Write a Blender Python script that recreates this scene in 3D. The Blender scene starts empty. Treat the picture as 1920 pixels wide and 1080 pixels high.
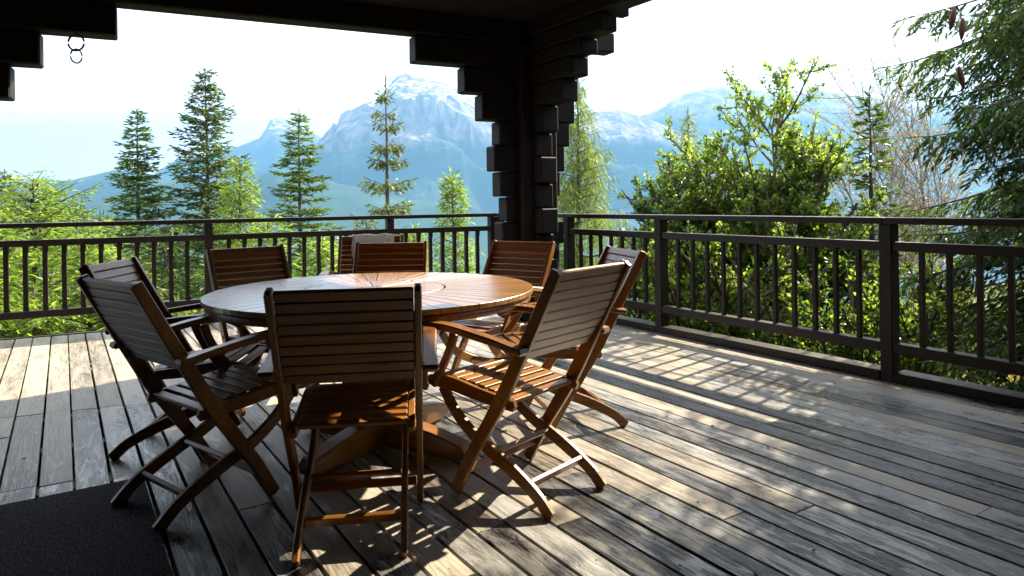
import bpy, bmesh, math, random
import numpy as np
from mathutils import Matrix, Vector

# ------------------------------------------------------------------ camera
scene = bpy.context.scene
COL = scene.collection
R = math.radians
EYE = 1.2
cam_data = bpy.data.cameras.new("camera")
cam = bpy.data.objects.new("camera", cam_data)
COL.objects.link(cam)
cam_data.sensor_fit = 'HORIZONTAL'
cam_data.sensor_width = 36.0
cam_data.lens = 36.0 * 1300 / 1920
cam_data.shift_y = -(540 - 378.06) / 1920
cam_data.clip_start = 0.05
cam_data.clip_end = 60000
cam.matrix_world = Matrix.Translation((0, 0, EYE)) @ Matrix.Rotation(R(90), 4, 'X') @ Matrix.Rotation(-0.014, 4, 'Z')
scene.camera = cam

# ------------------------------------------------------------------ sky and sun
SUN_AZ = R(46)      # clockwise from +Y
SUN_EL = R(35)
world = bpy.data.worlds.new("World")
scene.world = world
world.use_nodes = True
nt = world.node_tree
nt.nodes.clear()
def wn(t, **kw):
    n = nt.nodes.new(t)
    for k, v in kw.items(): setattr(n, k, v)
    return n
sky = wn('ShaderNodeTexSky', sky_type='NISHITA', sun_disc=False, sun_elevation=SUN_EL, sun_rotation=SUN_AZ,
         altitude=1200, air_density=1.0, dust_density=1.2, ozone_density=1.0)
bg = wn('ShaderNodeBackground')
bg.inputs['Strength'].default_value = 0.03
tc = wn('ShaderNodeTexCoord')
mp = wn('ShaderNodeMapping'); mp.inputs['Scale'].default_value = (1.6, 1.6, 5.0)
cn = wn('ShaderNodeTexNoise'); cn.inputs['Scale'].default_value = 2.3; cn.inputs['Detail'].default_value = 7
cn.inputs['Roughness'].default_value = 0.62
cr = wn('ShaderNodeMapRange'); cr.inputs['From Min'].default_value = 0.36; cr.inputs['From Max'].default_value = 0.62
cr.inputs['To Min'].default_value = 0.86; cr.inputs['To Max'].default_value = 0.95
cm = wn('ShaderNodeMix', data_type='RGBA')
cm.inputs['B'].default_value = (26, 26, 27.5, 1)
out = wn('ShaderNodeOutputWorld')
L = nt.links.new
L(tc.outputs['Generated'], mp.inputs['Vector']); L(mp.outputs[0], cn.inputs['Vector'])
L(cn.outputs['Fac'], cr.inputs['Value']); L(cr.outputs[0], cm.inputs['Factor'])
L(sky.outputs[0], cm.inputs['A']); L(cm.outputs['Result'], bg.inputs['Color']); L(bg.outputs[0], out.inputs['Surface'])

sl = bpy.data.lights.new("sun", 'SUN')
sl.energy = 5.0
sl.angle = R(0.5)
sl.color = (1.0, 0.86, 0.64)
sun = bpy.data.objects.new("sun", sl)
COL.objects.link(sun)
sdir = Vector((math.sin(SUN_AZ) * math.cos(SUN_EL), math.cos(SUN_AZ) * math.cos(SUN_EL), math.sin(SUN_EL)))
sun.rotation_euler = sdir.to_track_quat('Z', 'Y').to_euler()
sun.location = (0, 0, 20)

scene.view_settings.view_transform = 'Standard'
scene.view_settings.look = 'None'
scene.view_settings.gamma = 1.0
scene.view_settings.use_curve_mapping = False
scene.view_settings.exposure = 2.25
scene.render.engine = 'CYCLES'
scene.cycles.max_bounces = 8
scene.cycles.diffuse_bounces = 2
scene.cycles.transmission_bounces = 4
scene.cycles.volume_bounces = 0
scene.cycles.use_denoising = True
scene.cycles.caustics_reflective = False
scene.cycles.caustics_refractive = False
random.seed(7)

# ------------------------------------------------------------------ frame of the terrace (metres)
O = np.array([1.292, 6.254])          # foot of the first right-hand post, inner near corner
DA = np.array([-0.544, 0.839])        # along the right-hand rail, away from the house
NB = np.array([-0.839, -0.544])       # from the right-hand rail into the terrace
DL = np.array([-0.894, -0.449])       # along the left-hand rail, away from the corner
NL = np.array([-0.449, 0.894])        # out over the left-hand rail
Q0 = np.array([-4.704, 6.347])        # a point on the left-hand edge
def ab(a, b):
    p = O + a * DA + b * NB
    return float(p[0]), float(p[1])
def lin(t, n=0.0):                    # t metres from Q0 towards the corner, n outwards
    p = Q0 - t * DL + n * NL
    return float(p[0]), float(p[1])
ANG_A = math.atan2(DA[1], DA[0])
ANG_L = math.atan2(-DL[1], -DL[0])    # x axis towards the corner
def at(u, D, v=None):                 # a point D metres ahead in the direction of a landmark
    x = (u - 960) / 1300 * D
    if v is None: return x, D
    return x, D, EYE - (v - (391.5 - 0.014 * u)) / 1300 * D

# ------------------------------------------------------------------ materials
def mat(name):
    m = bpy.data.materials.new(name); m.use_nodes = True
    n = m.node_tree; n.nodes.clear()
    o = n.nodes.new('ShaderNodeOutputMaterial')
    b = n.nodes.new('ShaderNodeBsdfPrincipled')
    n.links.new(b.outputs[0], o.inputs['Surface'])
    return m, n, b, o
def nd(n, t, **kw):
    x = n.nodes.new(t)
    for k, v in kw.items():
        if k in x.inputs: x.inputs[k].default_value = v
        else: setattr(x, k, v)
    return x
def ramp(n, stops):
    r = n.nodes.new('ShaderNodeValToRGB')
    e = r.color_ramp.elements
    while len(e) < len(stops): e.new(0.5)
    for k, (p, c) in enumerate(stops):
        e[k].position = p; e[k].color = (c[0], c[1], c[2], 1)
    return r
def coords(n, scale, jitter=30.0):
    t = n.nodes.new('ShaderNodeTexCoord'); oi = n.nodes.new('ShaderNodeObjectInfo')
    k = nd(n, 'ShaderNodeMath', operation='MULTIPLY'); k.inputs[1].default_value = jitter
    n.links.new(oi.outputs['Random'], k.inputs[0])
    ad = nd(n, 'ShaderNodeVectorMath', operation='ADD')
    n.links.new(t.outputs['Object'], ad.inputs[0]); n.links.new(k.outputs[0], ad.inputs[1])
    m = n.nodes.new('ShaderNodeMapping'); m.inputs['Scale'].default_value = scale
    n.links.new(ad.outputs[0], m.inputs['Vector'])
    return m, oi

def wood(name, stops, stretch=(1, 12, 12), rough=(0.35, 0.6), bump=0.25, scale=3.0, tone=0.25, coat=0.0, spec=0.5):
    """Sawn or planed timber with the grain along the axis whose stretch is smallest."""
    m, n, b, o = mat(name)
    c, oi = coords(n, stretch)
    no = nd(n, 'ShaderNodeTexNoise', Scale=scale, Detail=9, Roughness=0.68, Distortion=0.6)
    n.links.new(c.outputs[0], no.inputs['Vector'])
    rp = ramp(n, stops); n.links.new(no.outputs['Fac'], rp.inputs[0])
    hv = n.nodes.new('ShaderNodeHueSaturation')
    mr = nd(n, 'ShaderNodeMapRange'); mr.inputs['To Min'].default_value = 1 - tone; mr.inputs['To Max'].default_value = 1 + tone
    n.links.new(oi.outputs['Random'], mr.inputs['Value']); n.links.new(mr.outputs[0], hv.inputs['Value'])
    n.links.new(rp.outputs[0], hv.inputs['Color']); n.links.new(hv.outputs[0], b.inputs['Base Color'])
    rr = nd(n, 'ShaderNodeMapRange'); rr.inputs['To Min'].default_value = rough[0]; rr.inputs['To Max'].default_value = rough[1]
    n.links.new(no.outputs['Fac'], rr.inputs['Value']); n.links.new(rr.outputs[0], b.inputs['Roughness'])
    bp = nd(n, 'ShaderNodeBump', Strength=bump, Distance=0.01)
    n.links.new(no.outputs['Fac'], bp.inputs['Height']); n.links.new(bp.outputs[0], b.inputs['Normal'])
    b.inputs['Specular IOR Level'].default_value = spec
    b.inputs['Coat Weight'].default_value = coat; b.inputs['Coat Roughness'].default_value = 0.25
    return m

def weathered_board(name, light, mid, dark, worn=0.5, rough=(0.28, 0.62)):
    """Old painted softwood: long dark grain, rings round knots, paint worn off in patches."""
    m, n, b, o = mat(name)
    c, oi = coords(n, (1, 1, 1), 40)
    lk = n.links.new
    # swirling growth rings, long ovals
    st = n.nodes.new('ShaderNodeMapping'); st.inputs['Scale'].default_value = (1.1, 7.0, 1.0); lk(c.outputs[0], st.inputs['Vector'])
    wp = nd(n, 'ShaderNodeTexNoise', Scale=1.4, Detail=3, Roughness=0.5); lk(st.outputs[0], wp.inputs['Vector'])
    rg = nd(n, 'ShaderNodeMath', operation='MULTIPLY'); rg.inputs[1].default_value = 46; lk(wp.outputs['Fac'], rg.inputs[0])
    sn = nd(n, 'ShaderNodeMath', operation='SINE'); lk(rg.outputs[0], sn.inputs[0])
    # fine fibre
    fi = n.nodes.new('ShaderNodeMapping'); fi.inputs['Scale'].default_value = (2.5, 75, 8); lk(c.outputs[0], fi.inputs['Vector'])
    fn = nd(n, 'ShaderNodeTexNoise', Scale=1.3, Detail=6, Roughness=0.7); lk(fi.outputs[0], fn.inputs['Vector'])
    # worn patches, elongated
    wm = n.nodes.new('ShaderNodeMapping'); wm.inputs['Scale'].default_value = (2.2, 9, 3); lk(c.outputs[0], wm.inputs['Vector'])
    wo = nd(n, 'ShaderNodeTexNoise', Scale=1.2, Detail=8, Roughness=0.72, Distortion=0.4); lk(wm.outputs[0], wo.inputs['Vector'])
    jit = nd(n, 'ShaderNodeMapRange'); jit.inputs['To Min'].default_value = -0.10; jit.inputs['To Max'].default_value = 0.10
    lk(oi.outputs['Random'], jit.inputs['Value'])
    ws = nd(n, 'ShaderNodeMath', operation='ADD'); lk(wo.outputs['Fac'], ws.inputs[0]); lk(jit.outputs[0], ws.inputs[1])
    wr = nd(n, 'ShaderNodeMapRange'); wr.inputs['From Min'].default_value = 0.38 + 0.2 * (worn - 0.5); wr.inputs['From Max'].default_value = 0.62 + 0.2 * (worn - 0.5)
    lk(ws.outputs[0], wr.inputs['Value'])
    sr = nd(n, 'ShaderNodeMapRange'); sr.inputs['From Min'].default_value = 0.1; sr.inputs['From Max'].default_value = 0.9; lk(sn.outputs[0], sr.inputs['Value'])
    ff = nd(n, 'ShaderNodeMapRange'); ff.inputs['From Min'].default_value = 0.42; ff.inputs['From Max'].default_value = 0.66; lk(fn.outputs['Fac'], ff.inputs['Value'])
    mx = nd(n, 'ShaderNodeMath', operation='MAXIMUM'); lk(sr.outputs[0], mx.inputs[0]); lk(ff.outputs[0], mx.inputs[1])
    m1 = nd(n, 'ShaderNodeMix', data_type='RGBA'); m1.inputs['A'].default_value = (*mid, 1); m1.inputs['B'].default_value = (*dark, 1)
    lk(mx.outputs[0], m1.inputs['Factor'])
    m2 = nd(n, 'ShaderNodeMix', data_type='RGBA'); m2.inputs['B'].default_value = (*light, 1)
    lk(m1.outputs['Result'], m2.inputs['A']); lk(wr.outputs[0], m2.inputs['Factor'])
    # fibre always shows a little through the pale wood
    mu = nd(n, 'ShaderNodeMix', data_type='RGBA', blend_type='MULTIPLY'); mu.inputs['Factor'].default_value = 0.35
    fr = ramp(n, [(0.35, (1, 1, 1)), (0.75, (0.35, 0.33, 0.3))]); lk(fn.outputs['Fac'], fr.inputs[0])
    lk(m2.outputs['Result'], mu.inputs['A']); lk(fr.outputs[0], mu.inputs['B'])
    # knots and little scars
    kn = nd(n, 'ShaderNodeTexVoronoi', Scale=1.0, Randomness=1.0)
    km = n.nodes.new('ShaderNodeMapping'); km.inputs['Scale'].default_value = (2.6, 9, 1); lk(c.outputs[0], km.inputs['Vector']); lk(km.outputs[0], kn.inputs['Vector'])
    kr = nd(n, 'ShaderNodeMapRange'); kr.inputs['From Min'].default_value = 0.05; kr.inputs['From Max'].default_value = 0.10
    kr.inputs['To Min'].default_value = 0.75; kr.inputs['To Max'].default_value = 0.0; lk(kn.outputs['Distance'], kr.inputs['Value'])
    m3 = nd(n, 'ShaderNodeMix', data_type='RGBA'); m3.inputs['B'].default_value = (0.05, 0.035, 0.025, 1)
    lk(mu.outputs['Result'], m3.inputs['A']); lk(kr.outputs[0], m3.inputs['Factor'])
    hv = n.nodes.new('ShaderNodeHueSaturation'); vr = nd(n, 'ShaderNodeMapRange'); vr.inputs['To Min'].default_value = 0.78; vr.inputs['To Max'].default_value = 1.2
    lk(oi.outputs['Random'], vr.inputs['Value']); lk(vr.outputs[0], hv.inputs['Value']); lk(m3.outputs['Result'], hv.inputs['Color'])
    lk(hv.outputs[0], b.inputs['Base Color'])
    ro = nd(n, 'ShaderNodeMapRange'); ro.inputs['From Min'].default_value = 0.3; ro.inputs['From Max'].default_value = 0.7
    ro.inputs['To Min'].default_value = rough[0]; ro.inputs['To Max'].default_value = rough[1]; lk(wo.outputs['Fac'], ro.inputs['Value']); lk(ro.outputs[0], b.inputs['Roughness'])
    hs = nd(n, 'ShaderNodeMath', operation='ADD'); lk(fn.outputs['Fac'], hs.inputs[0]); lk(mx.outputs[0], hs.inputs[1])
    bp = nd(n, 'ShaderNodeBump', Strength=0.35, Distance=0.004, invert=True); lk(hs.outputs[0], bp.inputs['Height']); lk(bp.outputs[0], b.inputs['Normal'])
    b.inputs['Specular IOR Level'].default_value = 0.6
    return m

def leaf_mat(name, c1, c2, c3, trans=0.5, rough=0.5, spec=0.4, big=1.2):
    m, n, b, o = mat(name)
    lk = n.links.new
    t = n.nodes.new('ShaderNodeTexCoord')
    n1 = nd(n, 'ShaderNodeTexNoise', Scale=big, Detail=3); lk(t.outputs['Object'], n1.inputs['Vector'])
    g = n.nodes.new('ShaderNodeNewGeometry')
    ad = nd(n, 'ShaderNodeMath', operation='ADD'); lk(n1.outputs['Fac'], ad.inputs[0])
    sc = nd(n, 'ShaderNodeMapRange'); sc.inputs['To Min'].default_value = -0.28; sc.inputs['To Max'].default_value = 0.28
    lk(g.outputs['Random Per Island'], sc.inputs['Value']); lk(sc.outputs[0], ad.inputs[1])
    rp = ramp(n, [(0.2, c1), (0.5, c2), (0.85, c3)]); lk(ad.outputs[0], rp.inputs[0])
    lk(rp.outputs[0], b.inputs['Base Color']); b.inputs['Roughness'].default_value = rough
    b.inputs['Specular IOR Level'].default_value = spec
    tr = n.nodes.new('ShaderNodeBsdfTranslucent')
    br = nd(n, 'ShaderNodeMix', data_type='RGBA', blend_type='MULTIPLY'); br.inputs['Factor'].default_value = 1
    br.inputs['B'].default_value = (1.45, 1.4, 0.75, 1); lk(rp.outputs[0], br.inputs['A']); lk(br.outputs['Result'], tr.inputs['Color'])
    ms = n.nodes.new('ShaderNodeMixShader'); ms.inputs[0].default_value = trans
    lk(b.outputs[0], ms.inputs[1]); lk(tr.outputs[0], ms.inputs[2]); lk(ms.outputs[0], o.inputs['Surface'])
    return m

DARK = [(0.25, (0.008, 0.005, 0.004)), (0.55, (0.019, 0.012, 0.009)), (0.8, (0.042, 0.028, 0.02))]
M = {}
M['dark_x'] = wood('dark_stained_timber_x', DARK, (1, 14, 14), (0.3, 0.55), 0.3, spec=0.35)
M['dark_z'] = wood('dark_stained_timber_z', DARK, (14, 14, 1), (0.3, 0.55), 0.3, spec=0.35)
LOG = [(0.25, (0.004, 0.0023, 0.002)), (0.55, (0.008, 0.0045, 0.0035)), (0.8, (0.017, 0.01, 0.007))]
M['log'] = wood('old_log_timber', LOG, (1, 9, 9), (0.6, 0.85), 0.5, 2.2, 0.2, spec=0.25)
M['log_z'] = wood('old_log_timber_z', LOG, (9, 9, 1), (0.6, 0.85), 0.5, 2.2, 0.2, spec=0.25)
ACA = [(0.22, (0.075, 0.024, 0.003)), (0.5, (0.21, 0.082, 0.009)), (0.8, (0.36, 0.168, 0.02))]
M['teak_x'] = wood('oiled_hardwood_x', ACA, (1.2, 16, 16), (0.30, 0.48), 0.12, 3.2, 0.18, 0.15)
M['teak_y'] = wood('oiled_hardwood_y', ACA, (16, 1.2, 16), (0.30, 0.48), 0.12, 3.2, 0.18, 0.15)
M['teak_z'] = wood('oiled_hardwood_z', ACA, (16, 3, 1.2), (0.30, 0.48), 0.12, 3.2, 0.18, 0.15)
TOP = [(0.22, (0.15, 0.068, 0.022)), (0.5, (0.30, 0.15, 0.048)), (0.8, (0.42, 0.235, 0.085))]
M['table_top'] = wood('table_top_slats', TOP, (1.2, 16, 16), (0.22, 0.36), 0.08, 3.0, 0.12, 0.6)
M['board'] = weathered_board('weathered_deck_board', (0.29, 0.29, 0.285), (0.07, 0.07, 0.068), (0.014, 0.012, 0.011), 0.55, (0.12, 0.48))
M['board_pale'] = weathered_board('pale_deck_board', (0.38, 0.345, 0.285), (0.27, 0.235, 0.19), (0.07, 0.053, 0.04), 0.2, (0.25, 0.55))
def plain(name, col, rough=0.5, metal=0.0, noise=None):
    m, n, b, o = mat(name)
    b.inputs['Roughness'].default_value = rough; b.inputs['Metallic'].default_value = metal
    c, oi = coords(n, (1, 1, 1))
    no = nd(n, 'ShaderNodeTexNoise', Scale=noise or 12.0, Detail=6); n.links.new(c.outputs[0], no.inputs['Vector'])
    rp = ramp(n, [(0.3, [x * 0.75 for x in col]), (0.7, [min(1, x * 1.2) for x in col])])
    n.links.new(no.outputs['Fac'], rp.inputs[0]); n.links.new(rp.outputs[0], b.inputs['Base Color'])
    bp = nd(n, 'ShaderNodeBump', Strength=0.2, Distance=0.01); n.links.new(no.outputs['Fac'], bp.inputs['Height']); n.links.new(bp.outputs[0], b.inputs['Normal'])
    return m
M['iron'] = plain('old_iron', (0.035, 0.04, 0.05), 0.45, 0.6)
M['brass'] = plain('brass_bolt', (0.30, 0.2, 0.09), 0.35, 1.0)
M['cloth'] = plain('white_cotton', (0.85, 0.8, 0.7), 0.85, 0, 60)
M['bark'] = wood('spruce_bark', [(0.3, (0.05, 0.035, 0.028)), (0.7, (0.14, 0.105, 0.085))], (6, 6, 1.5), (0.8, 0.95), 0.6, 3)
M['bark_pale'] = wood('pale_bark', [(0.3, (0.13, 0.11, 0.09)), (0.7, (0.28, 0.25, 0.21))], (6, 6, 1.5), (0.7, 0.9), 0.5, 3)
M['twig_dry'] = wood('dry_twigs', [(0.3, (0.16, 0.11, 0.08)), (0.7, (0.33, 0.25, 0.18))], (6, 6, 2), (0.7, 0.9), 0.3, 3)
M['cone'] = plain('spruce_cone', (0.13, 0.05, 0.028), 0.6, 0, 90)
M['spruce'] = leaf_mat('spruce_needles', (0.025, 0.055, 0.016), (0.065, 0.125, 0.028), (0.16, 0.25, 0.045), 0.46)
M['spruce_dark'] = leaf_mat('dark_spruce_needles', (0.018, 0.038, 0.014), (0.04, 0.08, 0.02), (0.11, 0.17, 0.03), 0.40)
M['spruce_olive'] = leaf_mat('olive_spruce_needles', (0.035, 0.052, 0.018), (0.08, 0.115, 0.032), (0.15, 0.20, 0.05), 0.45)
M['larch'] = leaf_mat('larch_needles', (0.09, 0.16, 0.03), (0.17, 0.27, 0.045), (0.27, 0.38, 0.07), 0.55)
M['larch_soft'] = leaf_mat('soft_larch_needles', (0.07, 0.12, 0.03), (0.14, 0.21, 0.05), (0.22, 0.29, 0.08), 0.5)
M['alder'] = leaf_mat('alder_leaves', (0.05, 0.10, 0.018), (0.13, 0.22, 0.035), (0.26, 0.35, 0.065), 0.68, 0.32, 0.6)
M['alder_dark'] = leaf_mat('dark_shrub_leaves', (0.035, 0.08, 0.014), (0.09, 0.17, 0.025), (0.19, 0.28, 0.045), 0.6, 0.32, 0.6)
M['dry_leaf'] = leaf_mat('pale_catkins', (0.16, 0.13, 0.075), (0.27, 0.21, 0.13), (0.36, 0.29, 0.19), 0.35)

# ------------------------------------------------------------------ object helpers
def tag(o, label=None, cat=None, group=None, kind=None):
    if label: o['label'] = label
    if cat: o['category'] = cat
    if group: o['group'] = group
    if kind: o['kind'] = kind
    return o
def empty(name, x, y, z=0.0, rz=0.0):
    o = bpy.data.objects.new(name, None); COL.objects.link(o)
    o.location = (x, y, z); o.rotation_euler = (0, 0, rz); o.empty_display_size = 0.1
    return o
def link(name, me, m=None, parent=None, loc=(0, 0, 0), rot=(0, 0, 0)):
    o = bpy.data.objects.new(name, me)
    if m and not me.materials: me.materials.append(m)
    COL.objects.link(o); o.location = loc; o.rotation_euler = rot
    if parent: o.parent = parent
    return o
def copy_tree(o, parent=None):
    c = o.copy(); COL.objects.link(c)
    if parent: c.parent = parent
    for ch in list(o.children): copy_tree(ch, c)
    return c
def from_bm(bm, name, smooth=False):
    me = bpy.data.meshes.new(name); bm.to_mesh(me); bm.free()
    if smooth: me.shade_smooth()
    return me
def box_bm(x0, x1, y0, y1, z0, z1, bev=0.0, seg=1):
    bm = bmesh.new(); bmesh.ops.create_cube(bm, size=1)
    for v in bm.verts:
        v.co = ((x0 + x1) / 2 + v.co.x * (x1 - x0), (y0 + y1) / 2 + v.co.y * (y1 - y0), (z0 + z1) / 2 + v.co.z * (z1 - z0))
    if bev: bmesh.ops.bevel(bm, geom=bm.edges[:], offset=bev, segments=seg, affect='EDGES', profile=0.6)
    return bm
def box(name, *a, bev=0.0, seg=1): return from_bm(box_bm(*a, bev=bev, seg=seg), name)
def prism_bm(poly, lo, hi, axis='z', bev=0.0):
    """Extrude a closed outline. axis z: outline in xy; axis x: outline in yz; axis y: outline in xz."""
    bm = bmesh.new()
    def P(p, h):
        return (p[0], p[1], h) if axis == 'z' else (h, p[0], p[1]) if axis == 'x' else (p[0], h, p[1])
    A = [bm.verts.new(P(p, lo)) for p in poly]; B = [bm.verts.new(P(p, hi)) for p in poly]
    n = len(poly)
    f0 = bm.faces.new(A); f1 = bm.faces.new(B[::-1])
    rim = []
    for i in range(n):
        bm.faces.new((A[i], A[(i + 1) % n], B[(i + 1) % n], B[i]))
    bmesh.ops.recalc_face_normals(bm, faces=bm.faces[:])
    if bev:
        es = [e for e in bm.edges if (e.verts[0] in A) == (e.verts[1] in A)]
        bmesh.ops.bevel(bm, geom=es, offset=bev, segments=1, affect='EDGES')
    return bm
def spline(pts, n=5):
    P = [np.array(p, float) for p in pts]; P = [2 * P[0] - P[1]] + P + [2 * P[-1] - P[-2]]
    out = []
    for i in range(1, len(P) - 2):
        for k in range(n):
            t = k / n
            a, b_, c, d = P[i - 1:i + 3]
            out.append(0.5 * ((2 * b_) + (-a + c) * t + (2 * a - 5 * b_ + 4 * c - d) * t * t + (-a + 3 * b_ - 3 * c + d) * t ** 3))
    out.append(P[-2])
    return np.array(out)
def ribbon(pts, widths, x0, x1, axis='x', bev=0.004, n=5, cap=0.0):
    """A curved timber of even thickness: centre line in a plane with a width at each point."""
    C = spline([(*p, w) for p, w in zip(pts, widths)], n)
    T = np.gradient(C[:, :2], axis=0); T /= np.linalg.norm(T, axis=1)[:, None]
    N = np.c_[-T[:, 1], T[:, 0]]
    w = C[:, 2:3] / 2
    left = C[:, :2] + N * w; right = C[:, :2] - N * w
    poly = [tuple(p) for p in left]
    if cap: poly.append(tuple(C[-1, :2] + T[-1] * cap * C[-1, 2]))
    poly += [tuple(p) for p in right[::-1]]
    if cap: poly.append(tuple(C[0, :2] - T[0] * cap * C[0, 2]))
    return prism_bm(poly, x0, x1, axis, bev)
def tube_arrays(pts, radii, k=6):
    P = np.array(pts, float); r = np.array(radii, float)
    T = np.gradient(P, axis=0); T /= np.maximum(np.linalg.norm(T, axis=1), 1e-9)[:, None]
    ref = np.array([0.0, 0.0, 1.0]) if abs(T[0, 2]) < 0.9 else np.array([1.0, 0.0, 0.0])
    A = np.cross(T, ref); A /= np.maximum(np.linalg.norm(A, axis=1), 1e-9)[:, None]; B = np.cross(T, A)
    th = np.linspace(0, 2 * math.pi, k, endpoint=False)
    V = (P[:, None] + r[:, None, None] * (np.cos(th)[None, :, None] * A[:, None] + np.sin(th)[None, :, None] * B[:, None])).reshape(-1, 3)
    F = []
    for i in range(len(P) - 1):
        for j in range(k):
            F.append((i * k + j, i * k + (j + 1) % k, (i + 1) * k + (j + 1) % k, (i + 1) * k + j))
    return V, np.array(F)
class Geo:
    """Collects quads as arrays and makes one mesh of them."""
    def __init__(s): s.V = []; s.F = []; s.n = 0
    def add(s, V, F):
        s.V.append(V); s.F.append(F + s.n); s.n += len(V)
    def tube(s, pts, radii, k=5): s.add(*tube_arrays(pts, radii, k))
    def kites(s, base, d, ln, wd, rng, bend=0.0):
        """Flat pointed blades: base point, direction, length, width; each turned at random about its own axis."""
        n = len(base)
        if n == 0: return
        d = d / np.maximum(np.linalg.norm(d, axis=1), 1e-9)[:, None]
        r = rng.normal(size=(n, 3)); s1 = np.cross(d, r); s1 /= np.maximum(np.linalg.norm(s1, axis=1), 1e-9)[:, None]
        up = np.cross(s1, d)
        ln = np.broadcast_to(ln, (n,))[:, None]; wd = np.broadcast_to(wd, (n,))[:, None]
        mid = base + d * ln * 0.45
        V = np.stack([base, mid + s1 * wd / 2 + up * bend * ln, base + d * ln, mid - s1 * wd / 2 + up * bend * ln], 1).reshape(-1, 3)
        F = np.arange(4 * n).reshape(n, 4)
        s.add(V, F)
    def mesh(s, name, smooth=False):
        V = np.concatenate(s.V); F = np.concatenate(s.F)
        me = bpy.data.meshes.new(name)
        me.vertices.add(len(V)); me.vertices.foreach_set('co', V.astype(np.float32).ravel())
        me.loops.add(F.size); me.loops.foreach_set('vertex_index', F.astype(np.int32).ravel())
        me.polygons.add(len(F)); me.polygons.foreach_set('loop_start', (np.arange(len(F)) * F.shape[1]).astype(np.int32))
        me.polygons.foreach_set('loop_total', np.full(len(F), F.shape[1], np.int32))
        me.update(calc_edges=True)
        if smooth: me.shade_smooth()
        return me

# value noise for terrain
_rs = np.random.RandomState(3); _tab = _rs.rand(256, 256)
def vnoise(x, y):
    xi = np.floor(x).astype(int); yi = np.floor(y).astype(int); fx = x - xi; fy = y - yi
    fx = fx * fx * (3 - 2 * fx); fy = fy * fy * (3 - 2 * fy)
    g = lambda i, j: _tab[i & 255, j & 255]
    return (g(xi, yi) * (1 - fx) * (1 - fy) + g(xi + 1, yi) * fx * (1 - fy) + g(xi, yi + 1) * (1 - fx) * fy + g(xi + 1, yi + 1) * fx * fy) * 2 - 1
def fbm(x, y, o=5, gain=0.5):
    s = 0; a = 1.0
    for i in range(o): s = s + a * vnoise(x + 17.3 * i, y + 9.1 * i); x = x * 2.03; y = y * 2.03; a *= gain
    return s
def ridged(x, y, o=5, gain=0.5):
    s = 0; a = 1.0
    for i in range(o): s = s + a * (1 - 2 * np.abs(vnoise(x + 31.7 * i, y + 5.1 * i))); x = x * 2.1; y = y * 2.1; a *= gain
    return s

# ------------------------------------------------------------------ ground
def ground_z(x, y):
    x = np.asarray(x, float); y = np.asarray(y, float)
    out_l = (x - Q0[0]) * NL[0] + (y - Q0[1]) * NL[1]          # metres beyond the left-hand edge
    out_r = -((x - O[0]) * NB[0] + (y - O[1]) * NB[1])         # metres beyond the right-hand rail
    d = np.maximum(out_l + 1.5, 0)
    z = -1.0 - 0.30 * np.maximum(d - 0.5, 0) + 0.05 * np.clip(out_r, 0, 40)
    far = np.hypot(x, y)
    z = np.where(z < -110, -110 + (z + 110) * 1.7, z)
    z = np.maximum(z, -640 - 0.01 * far)
    z = z + 0.12 * fbm(x * 0.7, y * 0.7, 4) * np.clip(far / 6, 0.2, 1) + np.clip((far - 60) / 400, 0, 1) * 14 * fbm(x / 160, y / 160, 5)
    return z
def polar_sheet(a0, a1, na, radii, fz):
    th = np.radians(np.linspace(a0, a1, na)); rr = np.array(radii)
    TH, RR = np.meshgrid(th, rr); X = RR * np.sin(TH); Y = RR * np.cos(TH); Z = fz(X, Y)
    V = np.stack([X, Y, Z], -1).reshape(-1, 3)
    i, j = np.meshgrid(np.arange(len(rr) - 1), np.arange(na - 1), indexing='ij'); k = i * na + j
    F = np.stack([k, k + na, k + na + 1, k + 1], -1).reshape(-1, 4)
    return V, F
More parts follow.
